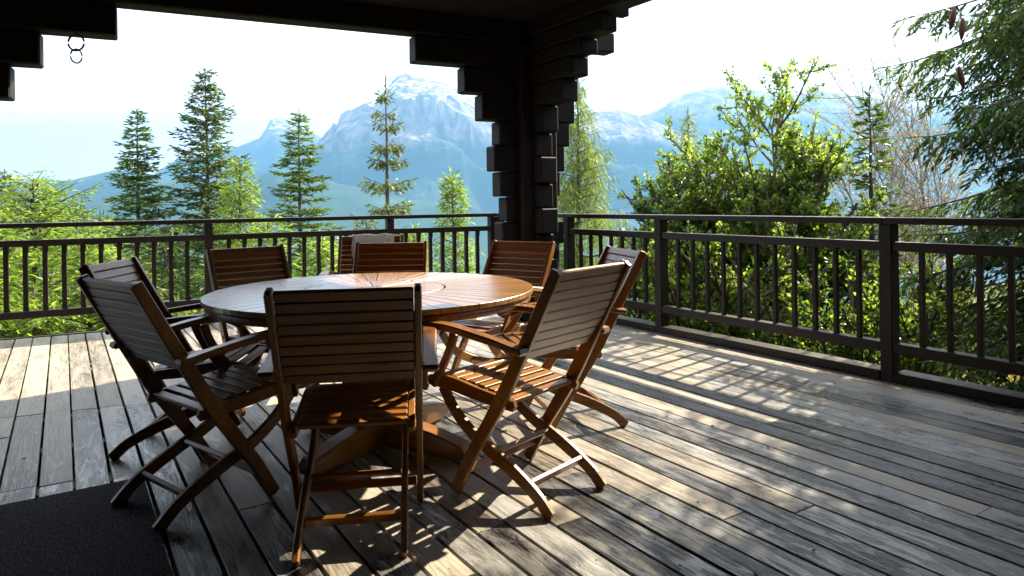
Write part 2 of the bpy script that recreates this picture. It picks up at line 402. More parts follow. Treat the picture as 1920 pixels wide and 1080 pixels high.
def terrain_mat(name, kind):
    m, n, b, o = mat(name); lk = n.links.new
    g = n.nodes.new('ShaderNodeNewGeometry'); t = n.nodes.new('ShaderNodeTexCoord')
    sp = n.nodes.new('ShaderNodeSeparateXYZ'); lk(g.outputs['Position'], sp.inputs[0])
    b.inputs['Roughness'].default_value = 0.95; b.inputs['Specular IOR Level'].default_value = 0.1
    if kind == 'near':
        n1 = nd(n, 'ShaderNodeTexNoise', Scale=2.2, Detail=8, Roughness=0.7); lk(t.outputs['Object'], n1.inputs['Vector'])
        n2 = nd(n, 'ShaderNodeTexNoise', Scale=0.012, Detail=5); lk(t.outputs['Object'], n2.inputs['Vector'])
        r1 = ramp(n, [(0.3, (0.05, 0.04, 0.022)), (0.5, (0.08, 0.095, 0.03)), (0.7, (0.2, 0.17, 0.10))]); lk(n1.outputs['Fac'], r1.inputs[0])
        r2 = ramp(n, [(0.42, (0.018, 0.045, 0.015)), (0.58, (0.08, 0.14, 0.035))]); lk(n2.outputs['Fac'], r2.inputs[0])
        d = n.nodes.new('ShaderNodeVectorMath'); d.operation = 'LENGTH'; lk(g.outputs['Position'], d.inputs[0])
        mr = nd(n, 'ShaderNodeMapRange'); mr.inputs['From Min'].default_value = 25; mr.inputs['From Max'].default_value = 90; lk(d.outputs['Value'], mr.inputs['Value'])
        mx = nd(n, 'ShaderNodeMix', data_type='RGBA'); lk(mr.outputs[0], mx.inputs['Factor']); lk(r1.outputs[0], mx.inputs['A']); lk(r2.outputs[0], mx.inputs['B'])
        lk(mx.outputs['Result'], b.inputs['Base Color'])
        bp = nd(n, 'ShaderNodeBump', Strength=0.6, Distance=0.05); lk(n1.outputs['Fac'], bp.inputs['Height']); lk(bp.outputs[0], b.inputs['Normal'])
    else:
        # forest low down, rock on steep ground, snow lying in gullies high up
        sn = n.nodes.new('ShaderNodeSeparateXYZ'); lk(g.outputs['Normal'], sn.inputs[0])
        mp_ = n.nodes.new('ShaderNodeMapping'); mp_.inputs['Scale'].default_value = (0.0026, 0.0026, 0.006); lk(g.outputs['Position'], mp_.inputs['Vector'])
        n1 = nd(n, 'ShaderNodeTexNoise', Scale=1.0, Detail=10, Roughness=0.62); lk(mp_.outputs[0], n1.inputs['Vector'])
        m2 = n.nodes.new('ShaderNodeMapping'); m2.inputs['Scale'].default_value = (0.011, 0.011, 0.0035); lk(g.outputs['Position'], m2.inputs['Vector'])
        n2 = nd(n, 'ShaderNodeTexNoise', Scale=1.0, Detail=8, Roughness=0.6, Distortion=0.8); lk(m2.outputs[0], n2.inputs['Vector'])
        rock = ramp(n, [(0.35, (0.05, 0.045, 0.045)), (0.5, (0.15, 0.13, 0.12)), (0.65, (0.30, 0.26, 0.23))]); lk(n2.outputs['Fac'], rock.inputs[0])
        wood_ = ramp(n, [(0.35, (0.010, 0.030, 0.016)), (0.6, (0.03, 0.06, 0.022)), (0.75, (0.10, 0.14, 0.05))]); lk(n1.outputs['Fac'], wood_.inputs[0])
        hz = nd(n, 'ShaderNodeMath', operation='MULTIPLY_ADD'); hz.inputs[1].default_value = 420; lk(n1.outputs['Fac'], hz.inputs[0]); lk(sp.outputs['Z'], hz.inputs[2])
        fl = nd(n, 'ShaderNodeMapRange'); fl.inputs['From Min'].default_value = 620 if kind == 'massif' else 900; fl.inputs['From Max'].default_value = 700 if kind == 'massif' else 1050
        lk(hz.outputs[0], fl.inputs['Value'])
        mx = nd(n, 'ShaderNodeMix', data_type='RGBA'); lk(fl.outputs[0], mx.inputs['Factor']); lk(wood_.outputs[0], mx.inputs['A']); lk(rock.outputs[0], mx.inputs['B'])
        # snow
        sh = nd(n, 'ShaderNodeMath', operation='MULTIPLY_ADD'); sh.inputs[1].default_value = 700; lk(n1.outputs['Fac'], sh.inputs[0]); lk(sp.outputs['Z'], sh.inputs[2])
        sl0 = 1150 if kind == 'massif' else 1750 if kind == 'range' else 1180
        s1 = nd(n, 'ShaderNodeMapRange'); s1.inputs['From Min'].default_value = sl0; s1.inputs['From Max'].default_value = sl0 + 40; lk(sh.outputs[0], s1.inputs['Value'])
        s2 = nd(n, 'ShaderNodeMapRange'); s2.inputs['From Min'].default_value = 0.42; s2.inputs['From Max'].default_value = 0.50; lk(sn.outputs['Z'], s2.inputs['Value'])
        n3 = nd(n, 'ShaderNodeTexNoise', Scale=3.4, Detail=7, Roughness=0.55, Distortion=1.2); lk(mp_.outputs[0], n3.inputs['Vector'])
        s4 = nd(n, 'ShaderNodeMapRange'); s4.inputs['From Min'].default_value = 0.575; s4.inputs['From Max'].default_value = 0.59; lk(n3.outputs['Fac'], s4.inputs['Value'])
        s3 = nd(n, 'ShaderNodeMath', operation='MULTIPLY'); lk(s1.outputs[0], s3.inputs[0]); lk(s2.outputs[0], s3.inputs[1])
        s5 = nd(n, 'ShaderNodeMath', operation='MULTIPLY'); lk(s3.outputs[0], s5.inputs[0]); lk(s4.outputs[0], s5.inputs[1])
        ms = nd(n, 'ShaderNodeMix', data_type='RGBA'); ms.inputs['B'].default_value = (0.9, 0.92, 0.95, 1)
        lk(mx.outputs['Result'], ms.inputs['A']); lk(s5.outputs[0], ms.inputs['Factor'])
        lk(ms.outputs['Result'], b.inputs['Base Color'])
    return m
V, F = polar_sheet(-180, 180, 361, np.r_[0.0, np.geomspace(1.5, 9000, 120)], ground_z)
g_ = Geo(); g_.add(V, F)
tag(link('ground', g_.mesh('ground', True), terrain_mat('slope_ground', 'near')), kind='structure')

def mountain(name, prof, D, floor, toe, kind, rough, cliff=None, back=1.25, na=260, nr=70, seed=0):
    """A range D metres off whose crest passes through the given bearings (pixel u) and heights."""
    us = np.array([p[0] for p in prof], float); zs = np.array([at(p[0], D, p[1])[2] for p in prof])
    u = np.linspace(us[0], us[-1], na); bx = (u - 960) / 1300
    crest = np.interp(u, us, zs)
    k = np.linspace(0, 1, nr)
    V = np.zeros((nr, na, 3))
    ridge_i = int(nr * 0.8)
    for i in range(nr):
        if i <= ridge_i:
            s = i / ridge_i; dist = D * (toe + (1 - toe) * s)
            if cliff:                                   # slope, then a wall, then a bench, then the summit slopes
                h = np.interp(s, [c[0] for c in cliff], [c[1] for c in cliff])
            else: h = s ** 1.15
            z = floor + (crest - floor) * h
            amp = rough * np.sin(math.pi * min(1, s * 1.02)) ** 0.6 * (0.35 + s)
        else:
            s = (i - ridge_i) / (nr - 1 - ridge_i); dist = D * (1 + (back - 1) * s); z = crest + (floor - crest) * s; amp = rough * s
        X = bx * dist; Y = np.full(na, dist)
        rn = ridged(X / 900 + seed, Y / 1500 + seed, 6, 0.55)
        V[i, :, 0] = X + 0.3 * amp * fbm(X / 400, Y / 400 + 50, 3); V[i, :, 1] = Y + (0.6 * amp * fbm(X / 500 + 9, Y / 500, 4) if i != ridge_i else 0)
        V[i, :, 2] = z + amp * 0.5 * (rn - 0.5) * (0 if i == ridge_i else 1)
    V[ridge_i, :, 2] += rough * 0.05 * fbm(u / 14 + seed, u * 0, 4)
    kk = (np.arange(nr - 1)[:, None] * na + np.arange(na - 1)[None]).reshape(-1)
    F = np.stack([kk, kk + 1, kk + na + 1, kk + na], -1)
    g = Geo(); g.add(V.reshape(-1, 3), F)
    return tag(link(name, g.mesh(name, True), terrain_mat(name + '_ground', kind)), kind='structure')
CL = [(0, 0), (0.5, 0.34), (0.62, 0.44), (0.66, 0.60), (0.72, 0.64), (0.76, 0.82), (0.86, 0.88), (1, 1)]
mountain('mountain', [(560, 330), (590, 285), (600, 262), (612, 248), (622, 238), (626, 228), (634, 234), (640, 215), (652, 208), (665, 205), (690, 193), (706, 188),
          (722, 172), (740, 148), (752, 141), (766, 138), (778, 144), (795, 147), (820, 150), (838, 158), (855, 165), (880, 182), (905, 202), (960, 216), (1010, 222), (1060, 216), (1110, 210),
          (1140, 209), (1165, 205), (1185, 212), (1205, 218), (1260, 240), (1330, 280)], 6000, -600, 0.55, 'massif', 150, CL, na=420, nr=110, seed=2)
mountain('mountain', [(1080, 320), (1150, 258), (1205, 218), (1230, 208), (1250, 200), (1256, 190), (1290, 176), (1330, 165), (1370, 164), (1400, 165), (1440, 172), (1480, 184), (1510, 176), (1540, 167),
          (1565, 174), (1600, 180), (1640, 184), (1700, 200), (1800, 190), (1900, 215), (2050, 200), (2300, 240)], 7000, -600, 0.5, 'range', 130, None, seed=11)
mountain('mountain', [(250, 360), (300, 318), (326, 302), (345, 298), (400, 288), (440, 276), (468, 268), (490, 256), (502, 238), (508, 225), (516, 221), (526, 222), (545, 226), (560, 234), (585, 246), (610, 262), (680, 300), (760, 350)],
         8500, -600, 0.5, 'peak', 110, None, seed=23)
mountain('hill', [(-500, 330), (-250, 300), (-60, 350), (0, 345), (40, 340), (75, 336), (130, 339), (175, 328), (215, 318), (240, 321), (300, 330), (380, 352), (480, 392), (560, 420)], 5200, -600, 0.5, 'massif', 60, None, seed=31)
mountain('hill', [(60, 420), (110, 385), (160, 372), (200, 362), (240, 351), (300, 343), (360, 338), (420, 344), (470, 334), (520, 316), (570, 322), (640, 345), (760, 372), (900, 395), (1050, 420)], 4000, -600, 0.45, 'massif', 60, None, seed=47)

# ------------------------------------------------------------------ the near wooded hill and the valley floor
rng = np.random.RandomState(5)
def wooded(name, prof, D, drop, n, hgt, seed):
    rr = np.random.RandomState(seed)
    us = [p[0] for p in prof]; zs = [at(p[0], D, p[1])[2] for p in prof]
    def hz(x, y):
        u = 960 + 1300 * x / y; c = np.interp(u, us, zs) - hgt * 0.8
        s = y / D; return np.where(s < 1, c - drop * (1 - s) * D, c - 0.5 * (s - 1) * D) + 0.01 * D * fbm(x / 20, y / 20, 3)
    g = Geo()
    dist = np.linspace(D * 0.5, D * 1.3, 30); u = np.linspace(us[0], us[-1], 80)
    U, DD = np.meshgrid(u, dist); X = (U - 960) / 1300 * DD
    V = np.stack([X, DD, hz(X, DD)], -1).reshape(-1, 3)
    kk = (np.arange(29)[:, None] * 80 + np.arange(79)[None]).reshape(-1)
    g.add(V, np.stack([kk, kk + 1, kk + 81, kk + 80], -1))
    tag(link('hill', g.mesh('hill', True), M['forest_floor']), kind='structure')
    t = Geo()
    uu = rr.uniform(us[0], us[-1], n); dd = D * rr.uniform(0.55, 1.03, n); x = (uu - 960) / 1300 * dd; z = hz(x, dd)
    h = hgt * rr.uniform(0.55, 1.15, n)
    for i in range(n):
        for lv in range(4):
            z0 = z[i] + h[i] * (0.05 + 0.22 * lv); z1 = z0 + h[i] * 0.38; r = h[i] * 0.17 * (1 - lv * 0.22)
            a = rr.uniform(0, 6.28); th = a + np.arange(5) * 2 * math.pi / 5
            P = np.stack([x[i] + r * np.cos(th) * rr.uniform(0.6, 1.2, 5), dd[i] + r * np.sin(th), z0 + rr.uniform(-0.04, 0.04, 5) * h[i]], 1)
            V = np.vstack([P, [[x[i], dd[i], z1]]])
            F = np.array([(k, (k + 1) % 5, 5, 5) for k in range(5)])
            # written as quads with a doubled tip kept apart
            V2 = np.vstack([V, [[x[i] + 0.01, dd[i], z1]]]); F[:, 3] = 6
            t.add(V2, F)
    tag(link('forest', t.mesh('forest'), M['far_forest']), 'distant dark green conifer forest covering the hillside', 'forest', kind='stuff')
M['forest_floor'] = plain('forest_floor', (0.03, 0.05, 0.02), 0.95, 0, 0.05)
M['far_forest'] = leaf_mat('far_conifers', (0.018, 0.04, 0.018), (0.035, 0.07, 0.025), (0.07, 0.12, 0.04), 0.25, 0.8, 0.1, 0.05)
wooded('forest', [(-900, 420), (-300, 400), (0, 385), (60, 380), (112, 372), (135, 374), (170, 384), (205, 396), (240, 408), (300, 430), (400, 470), (520, 520), (640, 600)], 420, 0.16, 2600, 13, 3)

# a handful of chalets on the valley floor, and the pale meadows round them
def chalet(u, v, D, s, label):
    x, y, z = at(u, D, v)
    o = empty('chalet', x, y, z, random.uniform(0, 3))
    link('wall', box('chalet_wall', -s, s, -s * .7, s * .7, -s * 3, s * .7), M['chalet_wall'], o)
    link('roof', from_bm(prism_bm([(-s * 1.2, s * .65), (s * 1.2, s * .65), (0, s * 1.35)], -s * .95, s * .95, 'y'), 'chalet_roof'), M['chalet_roof'], o)
    tag(o, label, 'chalet', 'chalets far down in the valley')
M['chalet_wall'] = plain('chalet_wall', (0.65, 0.6, 0.52), 0.8)
M['chalet_roof'] = plain('chalet_roof', (0.30, 0.27, 0.26), 0.7)
for u, v, lb in ((652, 466, 'pale far chalet just left of the towel chair back'), (660, 482, 'pale far chalet below another beside the towel chair post'), (648, 497, 'lowest pale far chalet seen between balusters behind the table'),
                 (884, 492, 'tiny pale chalet in the valley just left of the corner post'), (640, 455, 'highest tiny chalet left of the towel chair')):
    chalet(u, v, 1700, 11, lb)

# ------------------------------------------------------------------ terrace floor
deck = empty('deck', *ab(0, 0), 0, 0)
deck['kind'] = 'structure'
deck.rotation_euler = (0, 0, ANG_A)
def to_ab(p):
    d = np.array(p) - O; return float(d @ DA), float(d @ NB)
E0 = np.array(to_ab(lin(0))); E1 = np.array(to_ab(lin(5)))
def edge_a(b):                                  # a of the left-hand terrace edge at a given b
    t = (b - E0[1]) / (E1[1] - E0[1]); return float(E0[0] + t * (E1[0] - E0[0])) - 0.05
slope_e = (E1[0] - E0[0]) / (E1[1] - E0[1])
JOINT = to_ab(np.array([-2.733, 4.0]))          # not used beyond its slope
def joint_a(b): return 0.345 + 0.20 * (b - 4.55)
A_END = -7.2
rb = random.Random(11)
b = -0.12
boards = []
while b < 9.6:
    w = rb.uniform(0.131, 0.139); gap = rb.uniform(0.008, 0.014)
    if b < 1.0: gap = 0.005
    b1 = b + w - gap
    far0, far1 = edge_a(b), edge_a(b1)
    cuts = []
    if b > 3.95: cuts.append((joint_a(b), joint_a(b1)))
    else:
        c = rb.uniform(-3.3, 0.6); cuts.append((c, c))
    c = rb.uniform(-1.4, -0.6) if b > 3.95 and rb.random() < 0.5 else None
    if c is not None: cuts.append((joint_a(b) - rb.choice((0.42, 1.25, 1.9)),) * 2)
    cuts.append((-4.6 - rb.uniform(0, 0.8),) * 2)
    hi = (far0, far1)
    for ct in cuts + [(A_END, A_END)]:
        boards.append((b, b1, hi, ct)); hi = (ct[0] - 0.004, ct[1] - 0.004)
    b += w
for (b0, b1, hi, lo) in boards:
    # local x along the board (away), local y is towards -b
    bc = (b0 + b1) / 2; ac = (hi[0] + lo[0]) / 2; dz = rb.uniform(-0.0015, 0.0015)
    cup = 0.0012
    poly = [(lo[0] - ac, b0 - bc), (hi[0] - ac, b0 - bc), (hi[1] - ac, b1 - bc), (lo[1] - ac, b1 - bc)]
    poly = [(p[0], p[1]) for p in poly]         # x along the board, y across it into the terrace
    bm = prism_bm(poly, -0.034, 0, 'z', 0.0022)
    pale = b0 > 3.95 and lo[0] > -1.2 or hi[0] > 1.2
    me = from_bm(bm, 'board')
    o = link('board', me, M['board_pale'] if pale else M['board'], deck, (ac, bc, dz))
# joists below
for k in range(13):
    a_ = 1.6 - k * 0.62
    link('joist', box('joist', a_ - 0.04, a_ + 0.04, -0.1, 9.0, -0.20, -0.036), M['dark_x'], deck)
for (t0, t1) in ((-6.0, -2.0), (-2.0, 1.75), (1.75, 5.1)):     # the narrow edge board closing the left-hand side
    o = link('edge_board', box('edge_board', 0, t1 - t0 - 0.004, -0.02, 0.02, -0.18, 0.006, bev=0.002), M['dark_x'], deck)
    x, y = lin(t0, 0.0)
    o.parent = None
    o.location = (x, y, 0); o.rotation_euler = (0, 0, ANG_L); o.parent = deck
    bpy.context.view_layer.update(); o.matrix_parent_inverse = deck.matrix_world.inverted()

# nail heads over the joists, and a little blown-in litter
nh = Geo(); rn_ = np.random.RandomState(21); th8 = np.linspace(0, 2 * math.pi, 9)[:8]
for (b0, b1, hi, lo) in boards:
    for k in range(13):
        a_ = 1.6 - k * 0.62
        if lo[0] + 0.02 < a_ < hi[0] - 0.02 and a_ > -5.5:
            for bb_ in (b0 + 0.028, b1 - 0.028):
                c_ = np.array([a_ + rn_.normal(0, 0.008), bb_ + rn_.normal(0, 0.003)]); r_ = 0.0036
                q = np.c_[c_[0] + r_ * np.cos(th8), c_[1] + r_ * np.sin(th8), np.full(8, 0.0022)]
                nh.add(q, np.array([(0, 1, 2, 3), (0, 3, 4, 7), (4, 5, 6, 7)]))
tag(link('nail_heads', nh.mesh('nail_heads'), M['iron'], deck), kind='stuff')
lt = Geo(); n = 900
la = rn_.uniform(-5.5, 3, n); lb2 = np.abs(rn_.gamma(1.1, 1.6, n)) + 0.02; lb2 = np.clip(lb2, 0.0, 6.5)
dv = rn_.normal(0, 1, (n, 3)); dv[:, 2] *= 0.04
px0 = O[0] + la * DA[0] + lb2 * NB[0]; py0 = O[1] + la * DA[1] + lb2 * NB[1]
keep = (px0 - Q0[0]) * NL[0] + (py0 - Q0[1]) * NL[1] < -0.1
lt.kites(np.c_[px0, py0, np.full(n, 0.0045)][keep], dv[keep], rn_.uniform(0.008, 0.03, n)[keep], rn_.choice([0.002, 0.002, 0.009], n)[keep], rn_)
tag(link('litter', lt.mesh('litter'), M['twig_dry']), 'dry needles and leaf scraps scattered over the deck boards', 'litter', kind='stuff')

# ------------------------------------------------------------------ railings
def rail(name, label, origin, ang, posts, ext, spacing, side, kerb, first_off=0.0, chamfer=False):
    """Local x along the rail, local +y is the outer side. posts: x of each post's centre."""
    root = empty(name, origin[0], origin[1], 0, ang)
    tag(root, label, 'railing')
    pm = box('rail_post', -0.04, 0.04, 0.0, 0.10, -0.9, 1.018, bev=0.004)
    pm2 = pm.copy()
    for p in posts: link('post', pm, M['dark_z'], root, (p, 0, 0))
    x0, x1 = ext
    ends = [x0] + [p for p in posts if x0 < p < x1] + [x1]
    tops = [x0] + [p for p in posts[1::2] if x0 < p < x1] + [x1]
    for a_, b_ in zip(tops[:-1], tops[1:]):
        link('handrail', box('handrail', a_, b_ - 0.002, -0.018, 0.125, 1.02, 1.063, bev=0.007, seg=2), M['dark_x'], root)
    bal = bmesh.new()
    if chamfer:
        bm = bmesh.new(); pts = [(-0.0225, 0.232), (-0.0225, 0.86), (0.0225, 0.86), (0.0225, 0.80), (0.016, 0.775), (0.0165, 0.29), (0.0225, 0.262), (0.0225, 0.232)]
        bal = from_bm(prism_bm(pts, 0.028, 0.072, 'y', 0.002), 'baluster')
    else: bal = box('baluster', -0.015, 0.015, 0.034, 0.066, 0.236, 0.86, bev=0.003)
    for a_, b_ in zip(ends[:-1], ends[1:]):
        lo = a_ + (0.042 if a_ in posts else 0); hi = b_ - (0.042 if b_ in posts else 0)
        if hi - lo < 0.1: continue
        link('middle_rail', box('middle_rail', lo, hi, 0.012, 0.088, 0.846, 0.905, bev=0.004), M['dark_x'], root)
        link('bottom_rail', box('bottom_rail', lo, hi, 0.004, 0.088, 0.183, 0.248, bev=0.004), M['dark_x'], root)
        if kerb: link('kerb', box('kerb', lo, hi, -0.006, 0.14, 0.004, 0.062, bev=0.005), M['dark_x'], root)
        n = max(1, int(round((hi - lo) / spacing)) - 1); st = (hi - lo) / (n + 1)
        for k in range(n):
            o = link('baluster', bal, M['dark_z'], root, (lo + st * (k + 1) + random.uniform(-.003, .003), 0, 0), (0, 0, 0))
    return root
# right-hand rail: local x runs towards the camera so that +y is outside
xr = [2.06 * k for k in range(-1, 4)]
rail('railing', 'dark brown timber railing along the right side of the terrace, with a kerb below', (O[0], O[1]), ANG_A + math.pi,
     [-2.75, -1.34, 0.015, 2.075, 4.135], (-2.75, 5.08), 0.165, 1, True)
rail('railing', 'dark brown timber railing along the left side of the terrace, open below the bottom rail', lin(0, -0.05), ANG_L,
     [-2.05, -0.14, 1.76, 3.68, 4.98], (-2.9, 5.02), 0.156, 1, False, chamfer=True)

# ------------------------------------------------------------------ log pillar, beams, roof
PC = np.array([0.2, 7.15])
pil = empty('log_pillar', PC[0], PC[1], 0, ANG_L)
tag(pil, 'dark pillar of stacked notched logs stepping outwards towards the roof', 'pillar')
link('pillar_core', box('pillar_core', -0.2, 0.2, -0.2, 0.2, 0.004, 2.79, bev=0.012), M['log_z'], pil)
zc = [1.2 + (q - 1.2) * 1.03 for q in [2.742, 2.49, 2.235, 1.982, 1.745, 1.492, 1.245, 1.004, 0.77, 0.52, 0.27]] + [0.012]
tl = [1.262, 0.769, 0.585, 0.400, 0.462, 0.400, 0.333, 0.384, 0.333, 0.384, 0.333]
tr = [0.60, 0.52, 0.482, 0.416, 0.351, 0.293, 0.236, 0.332, 0.25, 0.33, 0.25]
tr = [0.66, 0.53, 0.482, 0.416, 0.351, 0.293, 0.236, 0.332, 0.25, 0.33, 0.25]
for i in range(11):
    w = 0.205 + 0.006 * (i % 2)
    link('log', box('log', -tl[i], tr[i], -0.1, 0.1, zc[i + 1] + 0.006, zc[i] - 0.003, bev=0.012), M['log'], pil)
zn = [1.2 + (q - 1.2) * 1.02 for q in [2.82, 2.66, 2.52, 2.337, 2.13, 1.87, 1.634, 1.372, 1.132, 0.88, 0.64, 0.39, 0.14]]
tn = [1.244, 0.974, 0.836, 0.676, 0.354, 0.25, 0.32, 0.25, 0.33, 0.25, 0.32, 0.25]
rel = ANG_A + math.pi - ANG_L
for i in range(12):
    me = box('log', -0.32 if i % 2 else -0.26, tn[i], -0.1, 0.1, zn[i + 1] + 0.006, zn[i] - 0.003, bev=0.012)
    link('log', me, M['log'], pil, (0, 0, 0), (0, 0, rel))
# beams
def beam_line(name, label, origin, ang, x0, x1, z0, z1, w):
    o = empty(name, origin[0], origin[1], 0, ang); tag(o, label, 'beam')
    link('beam_log', box('beam_log', x0, x1, -w, w, z0, z1, bev=0.012), M['log'], o)
    link('moulding', box('moulding', x0, x1, w + 0.002, w + 0.03, z0 + 0.03, z0 + 0.07, bev=0.004), M['log'], o)
    return o
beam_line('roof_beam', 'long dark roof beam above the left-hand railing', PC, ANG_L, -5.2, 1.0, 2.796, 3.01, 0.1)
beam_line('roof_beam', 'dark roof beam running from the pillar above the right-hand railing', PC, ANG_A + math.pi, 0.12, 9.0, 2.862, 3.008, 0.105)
cs = empty('log_bracket', PC[0], PC[1], 0, ANG_L)
tag(cs, 'stepped dark log bracket at the upper left, with an iron ring below', 'bracket')
for i, t in enumerate([3.70, 4.20, 4.385, 4.56, 4.70, 4.8]):
    link('log', box('log', -6.0, -t, -0.1, 0.1, zc[i + 1] + 0.006, zc[i] - 0.003, bev=0.012), M['log'], cs)
link('bracket_post', box('bracket_post', -5.45, -5.05, -0.2, 0.2, 0.004, 2.74, bev=0.012), M['log_z'], cs)
# roof: sloped boarding carried on the beams; its drip edges are 0 m outside the right rail and 0.4 m outside the left beam
CEIL = 3.015
def roof_corner(a, n):
    # intersection of the right-hand drip line (b const) with the left-hand one (n const)
    # p = O + s*DA + a*NB ; (p-PC).NL = n
    p0 = O + a * NB; s = (n - (p0 - PC) @ NL) / (DA @ NL); return p0 + s * DA
cA = roof_corner(0.03, 0.11)
cB = cA - DA * 12; cC = cB + DL * 9.5; cD = cA + DL * 11
roof = empty('porch_roof', 0, 0, 0, 0); tag(roof, 'dark boarded roof overhanging the terrace', 'roof')
npl = 34
for k in range(npl):
    f0, f1 = k / npl, (k + 1) / npl - 0.0006
    q = [cA + (cD - cA) * f0, cA + (cD - cA) * f1, cB + (cC - cB) * f1, cB + (cC - cB) * f0]
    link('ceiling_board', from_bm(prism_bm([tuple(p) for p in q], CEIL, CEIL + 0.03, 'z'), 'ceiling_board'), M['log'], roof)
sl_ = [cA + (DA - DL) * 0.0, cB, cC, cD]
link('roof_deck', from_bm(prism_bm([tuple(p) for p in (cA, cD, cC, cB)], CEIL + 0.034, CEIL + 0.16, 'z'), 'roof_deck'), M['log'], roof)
# purlin ends showing under the right-hand eave
for k in range(10):
    p = O + (1.1 - k * 0.8) * DA + 0.26 * NB
    link('rafter', box('rafter', -0.21, 0.21, -0.05, 0.05, CEIL - 0.11, CEIL - 0.002, bev=0.006), M['log'], roof, (p[0], p[1], 0), (0, 0, math.atan2(NB[1], NB[0])))
# unseen log wall added close behind the camera to shade the terrace
hp = PC - NL * 7.0
house = empty('log_shade_walls', hp[0], hp[1], 0, ANG_L); tag(house, 'unseen dark log walls added behind and beside the terrace for shade', 'house')
for i in range(14):
    link('log', box('log', -7.2, 4.2, -0.1, 0.1, 0.247 * i - 0.3, 0.247 * i - 0.06, bev=0.015), M['log'], house)

for i in range(14):                                   # side walls out of view, added to block light from both sides
    me = box('log', -0.1, 0.1, -1.6, 6.6, 0.247 * i - 0.18, 0.247 * i + 0.06, bev=0.015)
    link('log', me, M['log'], house, (-7.1, 0, 0))
    me = box('log', 5.1, 9.4, 0.16, 0.36, 0.247 * i - 0.18, 0.247 * i + 0.06, bev=0.015)
    o = link('log', me, M['log'], None, (O[0], O[1], 0), (0, 0, ANG_A + math.pi)); o.parent = house
    bpy.context.view_layer.update(); o.matrix_parent_inverse = house.matrix_world.inverted()

# iron rings hanging below the bracket
ring = empty('iron_ring', *at(147, 5.22, 66)); tag(ring, 'two linked iron rings hanging under the upper left bracket', 'ring')
def torus(name, r, t, sx=1.0):
    th = np.linspace(0, 2 * math.pi, 29); P = np.stack([r * sx * np.sin(th), th * 0, r * np.cos(th)], 1)
    g = Geo(); g.tube(P, [t] * 29, 8); return g.mesh(name, True)
link('ring', torus('ring', 0.060, 0.0075), M['iron'], ring, (0, 0, -0.056))
link('ring', torus('ring', 0.052, 0.006, 0.75), M['iron'], ring, (0, 0, -0.157), (0.1, 0, 0.9))
link('hook', box('hook', -0.012, 0.012, -0.012, 0.012, 0.0, 0.02, bev=0.003), M['iron'], ring)

# ------------------------------------------------------------------ doormat
def mat_rug():
    m, n, b, o = mat('woven_mat'); lk = n.links.new
    t = n.nodes.new('ShaderNodeTexCoord')
    w1 = nd(n, 'ShaderNodeTexNoise', Scale=1.0, Detail=4, Roughness=0.8); mp1 = n.nodes.new('ShaderNodeMapping'); mp1.inputs['Scale'].default_value = (45, 130, 1)
    lk(t.outputs['Object'], mp1.inputs['Vector']); lk(mp1.outputs[0], w1.inputs['Vector'])
    rp = ramp(n, [(0.38, (0.02, 0.02, 0.026)), (0.55, (0.085, 0.082, 0.092)), (0.68, (0.22, 0.21, 0.23))]); lk(w1.outputs['Fac'], rp.inputs[0]); lk(rp.outputs[0], b.inputs['Base Color'])
    b.inputs['Roughness'].default_value = 0.95; b.inputs['Specular IOR Level'].default_value = 0.1
    bp = nd(n, 'ShaderNodeBump', Strength=0.8, Distance=0.006); lk(w1.outputs['Fac'], bp.inputs['Height']); lk(bp.outputs[0], b.inputs['Normal'])
    return m
rx, ry = -1.643, 3.06
rug = link('rug', box('rug', -1.5, 0, -0.0, 1.9, 0.003, 0.012, bev=0.003, seg=2), mat_rug(), None, (rx, ry, 0), (0, 0, ANG_A))
tag(rug, 'dark woven outdoor mat lying on the boards at the lower left', 'mat')

